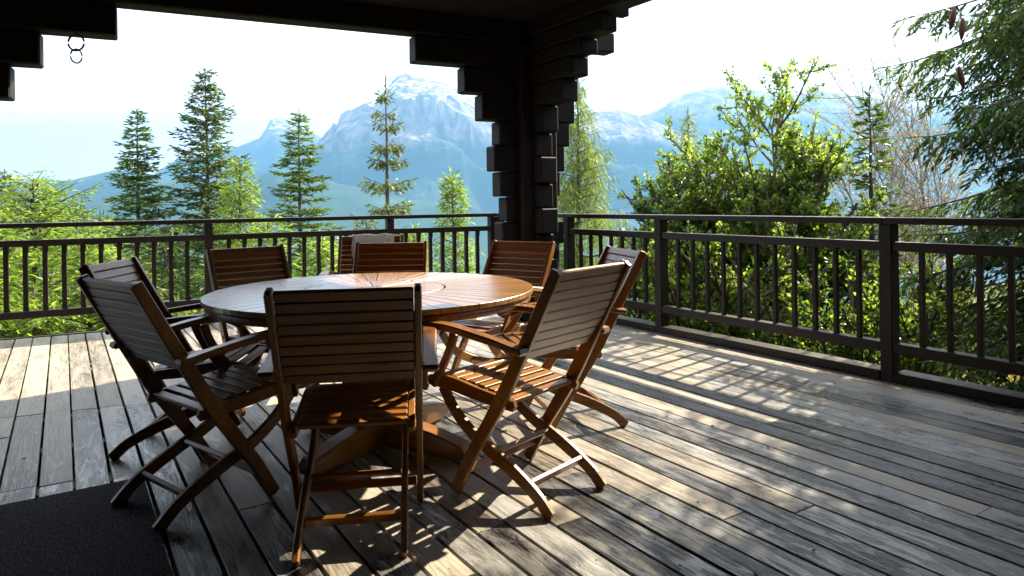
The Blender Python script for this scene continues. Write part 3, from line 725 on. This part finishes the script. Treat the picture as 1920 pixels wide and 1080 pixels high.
# ------------------------------------------------------------------ chairs
def bolt_mesh():
    bm = bmesh.new(); bmesh.ops.create_cone(bm, cap_ends=True, segments=10, radius1=0.008, radius2=0.007, depth=0.006, matrix=Matrix.Rotation(R(90), 4, 'Y'))
    return from_bm(bm, 'bolt')
def make_chair():
    c = empty('folding_chair', 0, 0, 0, 0)
    bolt = bolt_mesh()
    OUT = [(0.065, 0.012), (-0.02, 0.16), (-0.115, 0.30), (-0.20, 0.43), (-0.285, 0.58), (-0.385, 0.76), (-0.475, 0.925)]
    OW = [0.046, 0.050, 0.054, 0.058, 0.054, 0.048, 0.046]
    INN = [(0.195, 0.40), (0.115, 0.305), (0.0, 0.225), (-0.17, 0.15), (-0.31, 0.075), (-0.385, 0.008)]
    IW = [0.046, 0.048, 0.05, 0.052, 0.048, 0.05]
    for s in (-1, 1):
        x = s * 0.235
        link('back_leg', from_bm(ribbon(OUT, OW, x - 0.0125, x + 0.0125, bev=0.004, cap=0.1), 'back_leg'), M['teak_z'], c)
        x = s * 0.178
        link('front_leg', from_bm(ribbon(INN, IW, x - 0.012, x + 0.012, bev=0.004, cap=0.1), 'front_leg'), M['teak_y'], c)
        x = s * 0.206
        link('seat_rail', from_bm(ribbon([(-0.235, 0.398), (-0.05, 0.412), (0.12, 0.432), (0.245, 0.428)], [0.042, 0.05, 0.055, 0.040], x - 0.013, x + 0.013, bev=0.004, cap=0.25), 'seat_rail'), M['teak_y'], c)
        # arm: side profile, then waist it in plan
        bm = ribbon([(-0.345, 0.628), (-0.18, 0.652), (0.02, 0.678), (0.17, 0.676), (0.262, 0.642)], [0.026, 0.027, 0.027, 0.027, 0.022], s * 0.249, s * 0.305, bev=0.006, cap=0.3)
        for v in bm.verts:
            k = (v.co.y + 0.1) / 0.36; f = 1 + 0.22 * max(0, k) - 0.12 * math.exp(-((v.co.y + 0.2) / 0.08) ** 2)
            v.co.x = s * 0.251 + (v.co.x - s * 0.251) * f
        link('arm', from_bm(bm, 'arm'), M['teak_y'], c)
        x = s * 0.262
        link('arm_post', from_bm(ribbon([(0.035, 0.655), (0.055, 0.60), (0.10, 0.52), (0.165, 0.432)], [0.040, 0.036, 0.034, 0.038], x - 0.011, x + 0.011, bev=0.004, cap=0.2), 'arm_post'), M['teak_z'], c)
        for y, z, bx in ((-0.335, 0.634, 0.2495), (-0.196, 0.42, 0.2495), (0.16, 0.438, 0.2745), (-0.032, 0.205, 0.2495)):
            link('bolt', bolt, M['brass'], c, (s * bx, y, z))
    # seat slats across the chair, curved with the rails
    n = 9
    seat = box('seat_slat', -0.191, 0.191, -0.0205, 0.0205, -0.008, 0.008, bev=0.003)
    for k in range(n):
        f = k / (n - 1); y = -0.205 + 0.425 * f; z = 0.412 + 0.038 * math.sin(min(1, f * 1.25) * 1.57) - (0.012 if k == n - 1 else 0)
        link('seat_slat', seat, M['teak_x'], c, (0, y, z), (0.09 if k < n - 2 else -0.12 * (k - n + 2), 0, 0))
    # back slats
    nb = 9; d = np.array([-0.475 + 0.285, 0.925 - 0.58]); d /= np.linalg.norm(d)
    tilt = math.atan2(-d[0], d[1])
    slat = box('back_slat', -0.221, 0.221, -0.008, 0.008, -0.0194, 0.0194, bev=0.0025)
    top = box('back_slat', -0.221, 0.221, -0.009, 0.009, -0.021, 0.019, bev=0.004)
    for k in range(nb):
        s = k / (nb - 1); p = np.array([-0.298, 0.602]) + s * (np.array([-0.466, 0.908]) - np.array([-0.298, 0.602]))
        bow = 0.012 * math.sin(math.pi * s)
        link('back_slat', top if k == nb - 1 else slat, M['teak_x'], c, (0, p[0] - bow, p[1]), (tilt, 0, 0))
    # stretchers
    link('stretcher', box('stretcher', -0.164, 0.164, -0.009, 0.009, -0.02, 0.02, bev=0.003), M['teak_x'], c, (0, -0.275, 0.098), (0.6, 0, 0))
    link('stretcher', box('stretcher', -0.164, 0.164, -0.009, 0.009, -0.016, 0.016, bev=0.003), M['teak_x'], c, (0, -0.10, 0.185), (0.9, 0, 0))
    link('stretcher', box('stretcher', -0.221, 0.221, -0.009, 0.009, -0.016, 0.016, bev=0.003), M['teak_x'], c, (0, 0.02, 0.10), (-0.5, 0, 0))
    return c
CH = [(-0.61, 2.70, -8, 'folding chair with its back to the viewer, nearest and centre before the table'),
      (-1.225, 2.965, 38, 'dark folding armchair nearest on the left of the table, its feet beside the mat'),
      (-1.545, 3.50, 86, 'folding armchair with a sunlit pale backrest just behind the nearest left chair'),
      (-1.41, 4.13, 138, 'folding chair at the far left of the table, its back against the left railing'),
      (-0.82, 4.33, 178, 'folding chair directly behind the table with the towel chair behind it'),
      (-0.19, 4.34, -146, 'orange brown folding chair standing in front of the log pillar'),
      (0.17, 3.76, -104, 'folding chair at the right of the table, mostly behind the near right chair'),
      (-0.045, 3.0, -49, 'near right folding armchair with sunlit arm and seat and a dark back')]
proto = make_chair()
for i, (x, y, a_, lb) in enumerate(CH):
    o = proto if i == 0 else copy_tree(proto)
    o.location = (x, y, 0); o.rotation_euler = (0, 0, -R(a_))
    if i == 7: o.scale = (1, 1, 1.02)
    tag(o, lb, 'chair', 'folding chairs round the table')
o = copy_tree(proto); o.location = (-1.12, 5.35, 0); o.rotation_euler = (0, 0, -R(172))
o.scale = (1.08, 1.08, 1.0)
tag(o, 'folding chair standing apart behind the table with a white towel over its back', 'chair', 'folding chairs round the table')
# towel over its backrest
g = Geo(); nx, ns = 22, 16
prof = spline([(-0.018, -0.30), (-0.020, -0.12), (-0.014, -0.01), (0.0, 0.012), (0.014, -0.01), (0.026, -0.10), (0.026, -0.2)], 4)
U = np.linspace(-0.19, 0.155, nx)
rr = np.random.RandomState(4)
V = np.zeros((len(prof), nx, 3))
for i, (py, pz) in enumerate(prof):
    fold = 0.006 * np.sin(U * 60 + i * 0.15) + 0.004 * np.sin(U * 131)
    V[i, :, 0] = U + 0.004 * math.sin(i); V[i, :, 1] = py + fold * (0.3 + abs(pz) * 3); V[i, :, 2] = pz + 0.004 * np.sin(U * 40) + (0.01 * np.sin(U * 25) if i in (0, len(prof) - 1) else 0)
kk = (np.arange(len(prof) - 1)[:, None] * nx + np.arange(nx - 1)[None]).reshape(-1)
g.add(V.reshape(-1, 3), np.stack([kk, kk + 1, kk + nx + 1, kk + nx], -1))
tw = link('towel', g.mesh('towel', True), M['cloth'], None)
tw.matrix_world = Matrix.Translation((-1.12, 5.35, 0)) @ Matrix.Rotation(-R(172), 4, 'Z') @ Matrix.Translation((0, -0.475 * 1.08, 0.931)) @ Matrix.Rotation(0.45, 4, 'X')
sm = tw.modifiers.new('thickness', 'SOLIDIFY'); sm.thickness = 0.005
tag(tw, 'white cotton towel draped over the backrest of the rear chair', 'towel')

# ------------------------------------------------------------------ table
TX, TY, TZ, TR = -0.725, 3.62, 0.757, 0.828
tb = empty('round_table', TX, TY, 0, 0.35)
tag(tb, 'large round wooden table with radial slats and a central turntable disc', 'table')
def wedge(r0, r1, a0, a1, z0, z1, bev=0.0016):
    g0 = 0.0022
    am = (a0 + a1) / 2
    # outline in a frame whose x axis is the slat's own axis
    pts = []
    for r, s in ((r0, 1), (r1, 1)):
        h = (a1 - a0) / 2 - g0 / r; pts.append((r * math.cos(-h), r * math.sin(-h)))
    pts.insert(2, (r1, 0)) if False else None
    h1 = (a1 - a0) / 2 - g0 / r1; h0 = (a1 - a0) / 2 - g0 / r0
    poly = [(r0 * math.cos(h0), -r0 * math.sin(h0)), (r1 * math.cos(h1), -r1 * math.sin(h1)), (r1, 0), (r1 * math.cos(h1), r1 * math.sin(h1)), (r0 * math.cos(h0), r0 * math.sin(h0))]
    return from_bm(prism_bm(poly, z0, z1, 'z', bev), 'slat')
NS = 52
me = wedge(0.372, TR, 0, 2 * math.pi / NS, TZ - 0.024, TZ)
for k in range(NS): link('slat', me, M['table_top'], tb, (0, 0, 0), (0, 0, 2 * math.pi * k / NS))
NI = 28
me = wedge(0.075, 0.362, 0, 2 * math.pi / NI, TZ - 0.024, TZ + 0.001)
for k in range(NI): link('slat', me, M['table_top'], tb, (0, 0, 0), (0, 0, 2 * math.pi * k / NI + 0.03))
def disc(r, z0, z1, n=48, name='disc'):
    return from_bm(prism_bm([(r * math.cos(2 * math.pi * k / n), r * math.sin(2 * math.pi * k / n)) for k in range(n)], z0, z1, 'z', 0.002), name)
link('hub_disc', disc(0.072, TZ - 0.024, TZ + 0.001, 32, 'hub_disc'), M['table_top'], tb)
def ringm(r0, r1, z0, z1, n=64):
    th = np.linspace(0, 2 * math.pi, n, endpoint=False); c_, s_ = np.cos(th), np.sin(th)
    V = np.concatenate([np.stack([r * c_, r * s_, np.full(n, z)], 1) for r, z in ((r0, z0), (r1, z0), (r1, z1), (r0, z1))])
    F = [(q * n + k, q * n + (k + 1) % n, ((q + 1) % 4) * n + (k + 1) % n, ((q + 1) % 4) * n + k) for q in range(4) for k in range(n)]
    g = Geo(); g.add(V, np.array(F)); return g.mesh('rim')
link('under_rim', ringm(0.735, TR - 0.012, TZ - 0.062, TZ - 0.026), M['teak_x'], tb)
link('under_ring', ringm(0.33, 0.44, TZ - 0.055, TZ - 0.026), M['teak_x'], tb)
for k in range(8):
    link('bearer', box('bearer', 0.06, 0.736, -0.02, 0.02, TZ - 0.06, TZ - 0.028), M['teak_x'], tb, (0, 0, 0), (0, 0, k * math.pi / 4))
# pedestal: four broad curved legs on four feet
BX = np.array([-0.66, 3.45]) - np.array([TX, TY])
base = math.radians(-30) - 0.35
for k in range(4):
    ang = base + k * math.pi / 2
    leg = [(0.03, 0.12), (0.16, 0.12), (0.185, 0.24), (0.215, 0.38), (0.30, 0.54), (0.42, 0.665), (0.46, TZ - 0.064), (0.2, TZ - 0.064), (0.10, 0.55), (0.03, 0.45)]
    off = Matrix.Rotation(-0.35, 2) @ Vector(BX)
    loc = (BX[0] * math.cos(-0.35) - BX[1] * math.sin(-0.35), BX[0] * math.sin(-0.35) + BX[1] * math.cos(-0.35), 0)
    link('leg', from_bm(prism_bm(leg, -0.03, 0.03, 'y', 0.005), 'table_leg'), M['teak_z'], tb, loc, (0, 0, ang))
    ft = [(0.034, 0.012), (0.44, 0.012), (0.50, 0.02), (0.52, 0.05), (0.49, 0.085), (0.34, 0.12), (0.034, 0.165)]
    link('foot', from_bm(prism_bm(ft, -0.045, 0.045, 'y', 0.006), 'table_foot'), M['teak_x'], tb, (loc[0], loc[1], 0), (0, 0, ang))

# ------------------------------------------------------------------ trees
def perp(d):
    a = np.cross(d, np.array([0, 0, 1.0])); n = np.linalg.norm(a)
    return a / n if n > 1e-6 else np.array([1.0, 0, 0])
def conifer(name, label, x, y, ztop, zbot, rad, mat_, seed, lean=0.0, gap=0.30, per=6, up=0.25, droop=0.35, tw_step=0.055, tw_len=0.115, tw_w=0.036, core=0,
            hang=0.0, sec=0.42, fill=1.0, shape=0.85, group=None, zc=None, trunk_m=None, sparse=0.0, rfun=None, tl=1.0, cones=0, trunk_r=None, zroot=None, jit=0.4):
    """A conifer: tapered trunk, whorls of drooping limbs, side shoots clothed in short needle brushes."""
    rg_ = np.random.RandomState(seed)
    zg = float(ground_z(x, y)) - 0.3 if zroot is None else zroot
    root = empty(name, x, y, zg); tag(root, label, 'tree', group)
    H = ztop - zg
    wood_ = Geo(); crown = Geo()
    tr_ = trunk_r or 0.011 * H + 0.02
    zs = np.linspace(0, H, 12); wob = np.cumsum(rg_.normal(0, 0.012, (12, 2)), 0) * (H / 10)
    TP = np.c_[wob[:, 0] + lean * zs / H, wob[:, 1], zs]
    wood_.tube(TP, np.maximum(0.008, tr_ * (1 - zs / H) ** 0.8), 8)
    def trunk(z): return np.array([np.interp(z, zs, TP[:, 0]), np.interp(z, zs, TP[:, 1]), z])
    z = max(0.3, zbot - zg)
    bases, dirs, lens, wids = [], [], [], []
    while z < H - 0.06:
        f = (H - z) / (ztop - zbot)
        Rz = (rad * (f ** shape) if rfun is None else rfun(f)) + 0.03
        nbr = max(3, int(per + rg_.randint(-1, 2)))
        a0 = rg_.uniform(0, 6.28)
        for k in range(nbr):
            if rg_.rand() < sparse: continue
            az = a0 + k * 2 * math.pi / nbr + rg_.normal(0, 0.22)
            Lb = Rz * rg_.uniform(0.6, 1.18) * (1.25 if rg_.rand() < 0.08 and not core else 1)
            h = np.array([math.cos(az), math.sin(az), 0]); p0 = trunk(z + rg_.uniform(-jit, jit) * gap)
            m = max(5, int(Lb / 0.12) + 3); t = np.linspace(0, 1, m)
            ups = up * (0.4 + 1.1 * (1 - min(1, f))) ; dr = droop * (0.35 + min(1, f))
            P = p0 + np.outer(t * Lb, h) + np.outer(Lb * (ups * t - dr * t ** 2 + 0.22 * dr * t ** 5 * 1.6), [0, 0, 1.0])
            P[:, :2] += np.cumsum(rg_.normal(0, 0.010 * Lb, (m, 2)), 0) * t[:, None]
            wood_.tube(P, np.linspace(0.006 + 0.012 * Lb, 0.003, m), 3)
            side = perp(h)
            ns_ = max(3, int(Lb / tw_step * fill)); ts = np.sort(rg_.uniform(0.10, 1.0, ns_))
            B = np.stack([np.interp(ts, t, P[:, j]) for j in range(3)], 1)
            sg = rg_.choice([-1, 1], ns_)
            l2 = sec * Lb * (1.05 - ts) * rg_.uniform(0.5, 1.15, ns_) * np.minimum(1, ts * 3.2) + tw_len * 0.8
            fw = rg_.uniform(0.35, 0.9, ns_)
            D2 = h * fw[:, None] + side * (sg * rg_.uniform(0.5, 1.0, ns_))[:, None] + np.outer(rg_.uniform(-0.15, 0.18, ns_) - hang * rg_.uniform(0.6, 1.6, ns_), [0, 0, 1.0])
            D2 /= np.linalg.norm(D2, axis=1)[:, None]
            # shoots along each secondary
            for i in range(ns_):
                k3 = max(2, int(l2[i] / (tw_step * 0.45))); s3 = np.linspace(0.0, 1, k3) * l2[i]
                sag = np.outer(-(0.35 + hang) * (s3 ** 2) / max(0.12, l2[i]) * 0.45, [0, 0, 1.0])
                bb = B[i] + D2[i] * s3[:, None] + sag
                sd = perp(D2[i]); dd = D2[i] * rg_.uniform(0.55, 1.0, k3)[:, None] + sd * rg_.normal(0, 0.75, k3)[:, None] + rg_.normal(0, 0.18, (k3, 3))
                dd[:, 2] -= hang * rg_.uniform(0.3, 1.3, k3)
                bases.append(bb); dirs.append(dd); lens.append(np.full(k3, tw_len) * rg_.uniform(0.6, 1.25, k3) * tl); wids.append(np.full(k3, tw_w) * rg_.uniform(0.7, 1.2, k3))
            # leader shoot
            bases.append(P[-2:]); dirs.append(np.repeat((P[-1] - P[-3])[None], 2, 0)); lens.append(np.full(2, tw_len * 1.3)); wids.append(np.full(2, tw_w))
        z += gap * rg_.uniform(0.75, 1.25) * (0.45 + 0.55 * min(1, f * 1.4))
    # leading shoot at the very top
    tp = trunk(H); k3 = 16
    bases.append(tp - np.outer(np.linspace(0, 0.35, k3), [0, 0, 1.0])); dd = rg_.normal(0, 0.5, (k3, 3)); dd[:, 2] = abs(dd[:, 2]) + 0.7
    dirs.append(dd); lens.append(np.full(k3, tw_len)); wids.append(np.full(k3, tw_w * 0.8))
    Bz = np.concatenate(bases); Dz = np.concatenate(dirs); Lz = np.concatenate(lens); Wz = np.concatenate(wids)
    if core:                                            # close to the eye: every shoot gets single needles
        Dn = Dz / np.linalg.norm(Dz, axis=1)[:, None]
        crown.kites(Bz, Dz, Lz, np.full(len(Bz), 0.024), rg_, 0.0)
        crown.F = [np.concatenate([f_[:, [0, 1, 2]], f_[:, [0, 2, 3]]]) for f_ in crown.F]
        for q in range(core):
            f = (q + rg_.uniform(0.2, 0.9, len(Bz))) / core
            e = rg_.normal(size=Dn.shape); e -= Dn * np.sum(e * Dn, 1)[:, None]; e /= np.linalg.norm(e, axis=1)[:, None]
            nb_ = Bz + Dn * (Lz * f)[:, None]; nd_ = (Dn * 0.9 + e * 0.8) * 0.027 * rg_.uniform(0.8, 1.2, len(Bz))[:, None]
            sw = np.cross(nd_, rg_.normal(size=nd_.shape)); sw *= 0.005 / np.maximum(np.linalg.norm(sw, axis=1), 1e-9)[:, None]
            crown.add(np.stack([nb_ - sw, nb_ + nd_, nb_ + sw], 1).reshape(-1, 3), np.arange(3 * len(nb_)).reshape(-1, 3))
    else: crown.kites(Bz, Dz, Lz, Wz, rg_, 0.04)
    link('trunk', wood_.mesh('trunk', True), trunk_m or M['bark'], root)
    link('crown', crown.mesh('crown'), mat_, root)
    return root, Bz, zg

X = lambda u, D: at(u, D)[0]
def ztop(u, v, D): return at(u, D, v)[2]
G1 = 'conifers beyond the railing'
def cone_tree(u, v, D, zb, r, m, seed, label, **k):
    return conifer('spruce_tree' if 'larch' not in label else 'larch_tree', label, X(u, D), D, ztop(u, v, D), zb, r, M[m], seed, group=G1, **k)
cone_tree(258, 210, 15, -3.0, 1.45, 'spruce', 1, 'narrow dark green spruce left of the tallest one', gap=0.24, per=6, shape=0.85, droop=0.30, up=0.28, fill=1.3)
cone_tree(393, 133, 16, -4.0, 2.1, 'spruce_dark', 2, 'tallest and densest dark spruce beyond the left railing', gap=0.25, per=7, up=0.42, droop=0.40, shape=0.80, sec=0.36)
cone_tree(562, 208, 16, -4.0, 1.7, 'spruce', 3, 'spruce with open tiers between the tallest spruce and the drooping one', gap=0.26, per=6, up=0.22, droop=0.22, shape=0.85, sparse=0.08, fill=1.3)
cone_tree(728, 148, 14, -4.0, 1.25, 'spruce_olive', 4, 'olive spruce with few widely spaced drooping tiers before the snowy mountain', gap=0.60, per=7, jit=0.06, up=0.34, droop=0.22, hang=0.42, shape=0.8, sec=0.30, sparse=0.05, tl=1.0, fill=1.5)
cone_tree(850, 322, 11, -3.0, 0.75, 'larch', 5, 'small bright green larch left of the pillar', gap=0.17, per=7, up=0.5, droop=0.3, shape=0.8, tw_w=0.022, hang=0.2)
cone_tree(447, 295, 12.5, -4.5, 1.25, 'larch', 6, 'bright green larch in front of the tallest spruce', gap=0.20, per=7, up=0.4, droop=0.42, shape=0.7, tw_w=0.022, hang=0.35)
cone_tree(62, 335, 9.0, -3.0, 2.1, 'larch', 7, 'broad bright green larch behind the left end of the railing', gap=0.20, per=7, up=0.45, droop=0.3, shape=0.62, tw_w=0.02, hang=0.1, tw_len=0.085, tw_step=0.05)
cone_tree(8, 322, 20, -4.0, 1.6, 'spruce_dark', 8, 'dark spruce at the left edge of the picture', gap=0.26, per=6)
cone_tree(1085, 145, 11.5, -2.5, 1.75, 'larch_soft', 9, 'soft green drooping larch just right of the pillar', gap=0.26, fill=1.3, per=6, up=0.32, droop=0.42, hang=1.0, shape=0.85, sec=0.26, tw_w=0.013, tw_len=0.14, tw_step=0.045)
cone_tree(1634, 172, 8.7, -2.0, 0.95, 'spruce_dark', 10, 'thin spruce with a bare tip between the alders and the big spruce', gap=0.28, per=5, up=0.25, droop=0.18, shape=1.25)
cone_tree(1290, 205, 15, -2.0, 1.3, 'larch_soft', 21, 'larch top showing above the left part of the alders', gap=0.25, per=6, hang=0.6, tw_w=0.018)
# lower growth seen between the balusters on the left
for i, (u, v, D, r, m, lb) in enumerate(((165, 432, 8.6, 1.3, 'larch', 'lower larch filling the railing behind the leftmost chairs'),
        (-60, 380, 7.6, 1.6, 'larch', 'larch at the left end below the handrail'),
        (315, 420, 11.5, 1.5, 'spruce', 'young spruce whose top stands at the handrail between the left spruces'),
        (500, 415, 10.5, 1.2, 'larch', 'young larch behind the far left chair'),
        (600, 445, 10.0, 0.9, 'larch', 'young larch between the far left chair and the towel chair'),
        (690, 410, 13.0, 1.1, 'spruce_olive', 'low olive spruce right below the drooping spruce'),
        (240, 500, 8.6, 1.2, 'spruce_olive', 'low olive spruce behind the middle of the left railing'),
        (400, 500, 9.6, 1.1, 'spruce', 'low spruce behind the left post of the railing'),
        (775, 425, 12.5, 0.8, 'larch', 'slim young larch right of the towel chair'),
        (870, 500, 10.8, 0.7, 'larch', 'small larch seen through the balusters beside the corner post'),
        (60, 540, 7.8, 1.5, 'larch', 'lowest larch boughs below the left bottom rail'),
        (330, 560, 8.8, 1.3, 'larch', 'larch boughs low behind the left chairs'))):
    cone_tree(u, v, D, -3.5, r, m, 40 + i, lb, gap=0.24, per=7, up=0.42, droop=0.32, shape=0.6, tw_w=0.028, hang=0.15, fill=0.62)
# the big spruce at the right, close to the rail
big, BB, bz = conifer('spruce_tree', 'big dark spruce hanging over the right-hand end of the terrace', 5.5, 5.55, 10.5, -1.6, 2.6, M['spruce_dark'], 12, gap=0.17, per=8,
               up=0.16, droop=0.42, rfun=lambda f: 2.0 * min(1.0, f / 0.63) ** 2.0, tw_step=0.062, tw_len=0.10, core=3, sec=0.38, hang=0.5, group=G1, fill=2.4, sparse=0.12, tl=1.0, trunk_r=0.2)
rc = np.random.RandomState(8)
cp = Geo(); th = np.linspace(0, 1, 9)
cp.tube(np.c_[th * 0, th * 0, -0.15 * th], 0.019 * np.sin(np.clip(th * 3.0 + 0.25, 0, math.pi)) ** 0.7 + 0.002, 10)
cone_me = cp.mesh('cone', True)
for (u, v, D) in ((1795, 15, 4.6), (1810, 34, 4.7), (1801, 125, 4.5)):
    px_, py_, pz_ = at(u, D, v); link('cone', cone_me, M['cone'], big, (px_ - 5.5, py_ - 5.55, pz_ - bz), (rc.uniform(-.15, .15), rc.uniform(-.15, .15), 0))

def broadleaf(name, label, x, y, ztop_, spread, m, seed, stems=6, leaf=0.055, dens=1.0, bark=None, cat='tree', zlow=0.1, group=None, twist=0.5, upright=1.0, depth=4, thick=1.0):
    rg_ = np.random.RandomState(seed)
    zg = float(ground_z(x, y)) - 0.1; H = ztop_ - zg
    root = empty(name, x, y, zg); tag(root, label, cat, group)
    w = Geo(); lb, ld = [], []
    def grow(p, d, ln, r, lev):
        n = max(4, int(ln / 0.12)); P = [p]
        dd = d.copy()
        for i in range(n):
            dd = dd + rg_.normal(0, 0.09, 3) + np.array([0, 0, 0.025 * upright]); dd /= np.linalg.norm(dd); P.append(P[-1] + dd * ln / n)
        P = np.array(P); w.tube(P, np.linspace(r, max(0.0025, r * 0.45), n + 1), 5 if lev < 2 else 3)
        if lev >= depth - 2:
            cnt = int(ln / 0.022 * dens); t = rg_.uniform(0.12 if lev > 1 else 0.4, 1, cnt) * n
            q = np.stack([np.interp(t, np.arange(n + 1), P[:, j]) for j in range(3)], 1)
            lb.append(q + rg_.normal(0, 0.012, (cnt, 3))); e = rg_.normal(0, 1, (cnt, 3)) + dd * 0.7; e[:, 2] -= 0.25; ld.append(e)
        if lev < depth - 1:
            kids = 4 + int(ln / 0.28)
            for _ in range(kids):
                t = rg_.uniform(0.18, 1.0); q = P[int(t * n)]
                e = dd * 0.75 + rg_.normal(0, twist, 3); e[2] = e[2] * 0.7 + 0.18; e /= np.linalg.norm(e)
                grow(q, e, ln * rg_.uniform(0.32, 0.52) * (1.15 - 0.5 * t), r * 0.45, lev + 1)
    for s in range(stems):
        a = rg_.uniform(0, 6.28); rr_ = spread * math.sqrt(rg_.uniform(0.02, 1))
        hh = H * (1 - 0.35 * (rr_ / spread) ** 2) * rg_.uniform(0.8, 1.0)
        d = np.array([math.cos(a) * rr_, math.sin(a) * rr_, hh]); L_ = np.linalg.norm(d)
        grow(np.array([math.cos(a) * 0.12, math.sin(a) * 0.12, 0]), d / L_, L_ * 0.93, (0.012 * H ** 0.5 + 0.012) * thick, 0)
    lb_ = np.concatenate(lb); ld_ = np.concatenate(ld)
    c = Geo(); c.kites(lb_, ld_, leaf * rg_.uniform(0.6, 1.25, len(lb_)), leaf * 0.72 * rg_.uniform(0.7, 1.2, len(lb_)), rg_, 0.08)
    link('trunk', w.mesh('trunk', True), bark or M['bark'], root); link('crown', c.mesh('crown'), M[m], root)
    q = lb_ + np.array([x, y, zg]); uu = 960 + 1300 * q[:, 0] / q[:, 1]; vv = 378 - 1300 * (q[:, 2] - EYE) / q[:, 1]; k = vv < 330
    return (label[:30], len(lb_), int(uu.min()), int(uu.max()), int(vv.min()), [int(z) for z in np.percentile(uu[k], [2, 50, 98])] if k.any() else 0)
GA = 'leafy alders beyond the right railing'
nl = []
for i, (u, v, D, sp, m, lb) in enumerate(((1315, 235, 9.4, 0.35, 'alder', 'bright leafy alder nearest the pillar side of the right railing'),
        (1385, 238, 9.0, 0.35, 'alder', 'dense bright alder above the first right post'),
        (1447, 165, 8.8, 0.15, 'alder', 'tallest bright alder with thin top twigs against the mountains'),
        (1480, 215, 8.6, 0.2, 'alder', 'alder just right of the tallest alder'),
        (1525, 290, 8.4, 0.2, 'alder', 'alder with sparse spreading twigs left of the thin spruce'),
        (1240, 300, 9.0, 0.4, 'alder_dark', 'low leafy alder behind the first right balusters'))):
    nl.append(broadleaf('alder_tree', lb, X(u, D), D, ztop(u, v, D), sp, m, 60 + i, stems=6, leaf=0.054, dens=1.0, group=GA, twist=0.38, upright=1.6))
for i, (u, v, D, sp, m, lb) in enumerate(((1330, 360, 7.4, 0.45, 'alder', 'leafy shrub behind the balusters right of the first right post'),
        (1450, 390, 6.7, 0.4, 'alder', 'leafy shrub behind the middle balusters of the right railing'),
        (1560, 400, 6.4, 0.35, 'alder_dark', 'leafy shrub just left of the second right post'),
        (1180, 400, 8.8, 0.4, 'alder', 'small leafy shrub behind the balusters nearest the pillar'),
        (1720, 430, 7.0, 0.4, 'alder', 'leafy shrub below the big spruce boughs'),
        (1640, 480, 5.9, 0.35, 'alder', 'low shrub at the foot of the second right post'))):
    nl.append(broadleaf('leafy_shrub', lb, X(u, D), D, ztop(u, v, D), sp, m, 80 + i, stems=6, leaf=0.045, dens=1.0, cat='shrub', depth=4, twist=0.42))
for i, (u, v, D, sp, lb) in enumerate(((1740, 60, 10.5, 1.2, 'pale twiggy tree with tiny leaves behind the big spruce'), (1650, 330, 9.5, 0.7, 'dry beige brush between the thin spruce and the second post'),
        (1700, 430, 8.6, 0.6, 'dry beige brush right of the second right post'))):
    nl.append(broadleaf('twiggy_tree' if i == 0 else 'dry_shrub', lb, X(u, D), D, ztop(u, v, D), sp, 'dry_leaf', 95 + i, stems=9, leaf=0.028, dens=0.55, thick=0.4, bark=M['twig_dry'] if i else M['bark_pale'], cat='tree' if i == 0 else 'shrub', twist=0.4, depth=3))
# ground cover on the slope: blades and litter
gc = Geo(); rg = np.random.RandomState(9); n = 60000
aa = rg.uniform(-7, 4, n); bb_ = -rg.uniform(0.15, 7, n); px_ = O[0] + aa * DA[0] + bb_ * NB[0]; py_ = O[1] + aa * DA[1] + bb_ * NB[1]
Bp = np.c_[px_, py_, ground_z(px_, py_)]; dd = rg.normal(0, 0.6, (n, 3)); dd[:, 2] = rg.uniform(0.3, 1.2, n)
gc.kites(Bp, dd, rg.uniform(0.06, 0.28, n), 0.016, rg)
M['grass'] = leaf_mat('slope_grass', (0.05, 0.08, 0.02), (0.13, 0.15, 0.05), (0.38, 0.3, 0.18), 0.4)
tag(link('grass', gc.mesh('grass'), M['grass']), 'grass and dry litter on the slope beyond the right railing', 'grass', kind='stuff')

# ------------------------------------------------------------------ air
hz, hn, hb, ho = mat('mountain_air')
hn.nodes.remove(hb)
pv = hn.nodes.new('ShaderNodeVolumePrincipled')
pv.inputs['Color'].default_value = (0.135, 0.32, 0.57, 1)
pv.inputs['Density'].default_value = 0.00015
pv.inputs['Anisotropy'].default_value = 0.2
hn.links.new(pv.outputs[0], ho.inputs['Volume'])
hb_ = link('haze', box('haze', -16000, 16000, -9500, 11000, -760, 1260), hz)
tag(hb_, kind='stuff')
print('needles', len(BB)); print('leaf counts', nl, 'faces', sum(len(o.data.polygons) for o in COL.objects if o.type == 'MESH'))
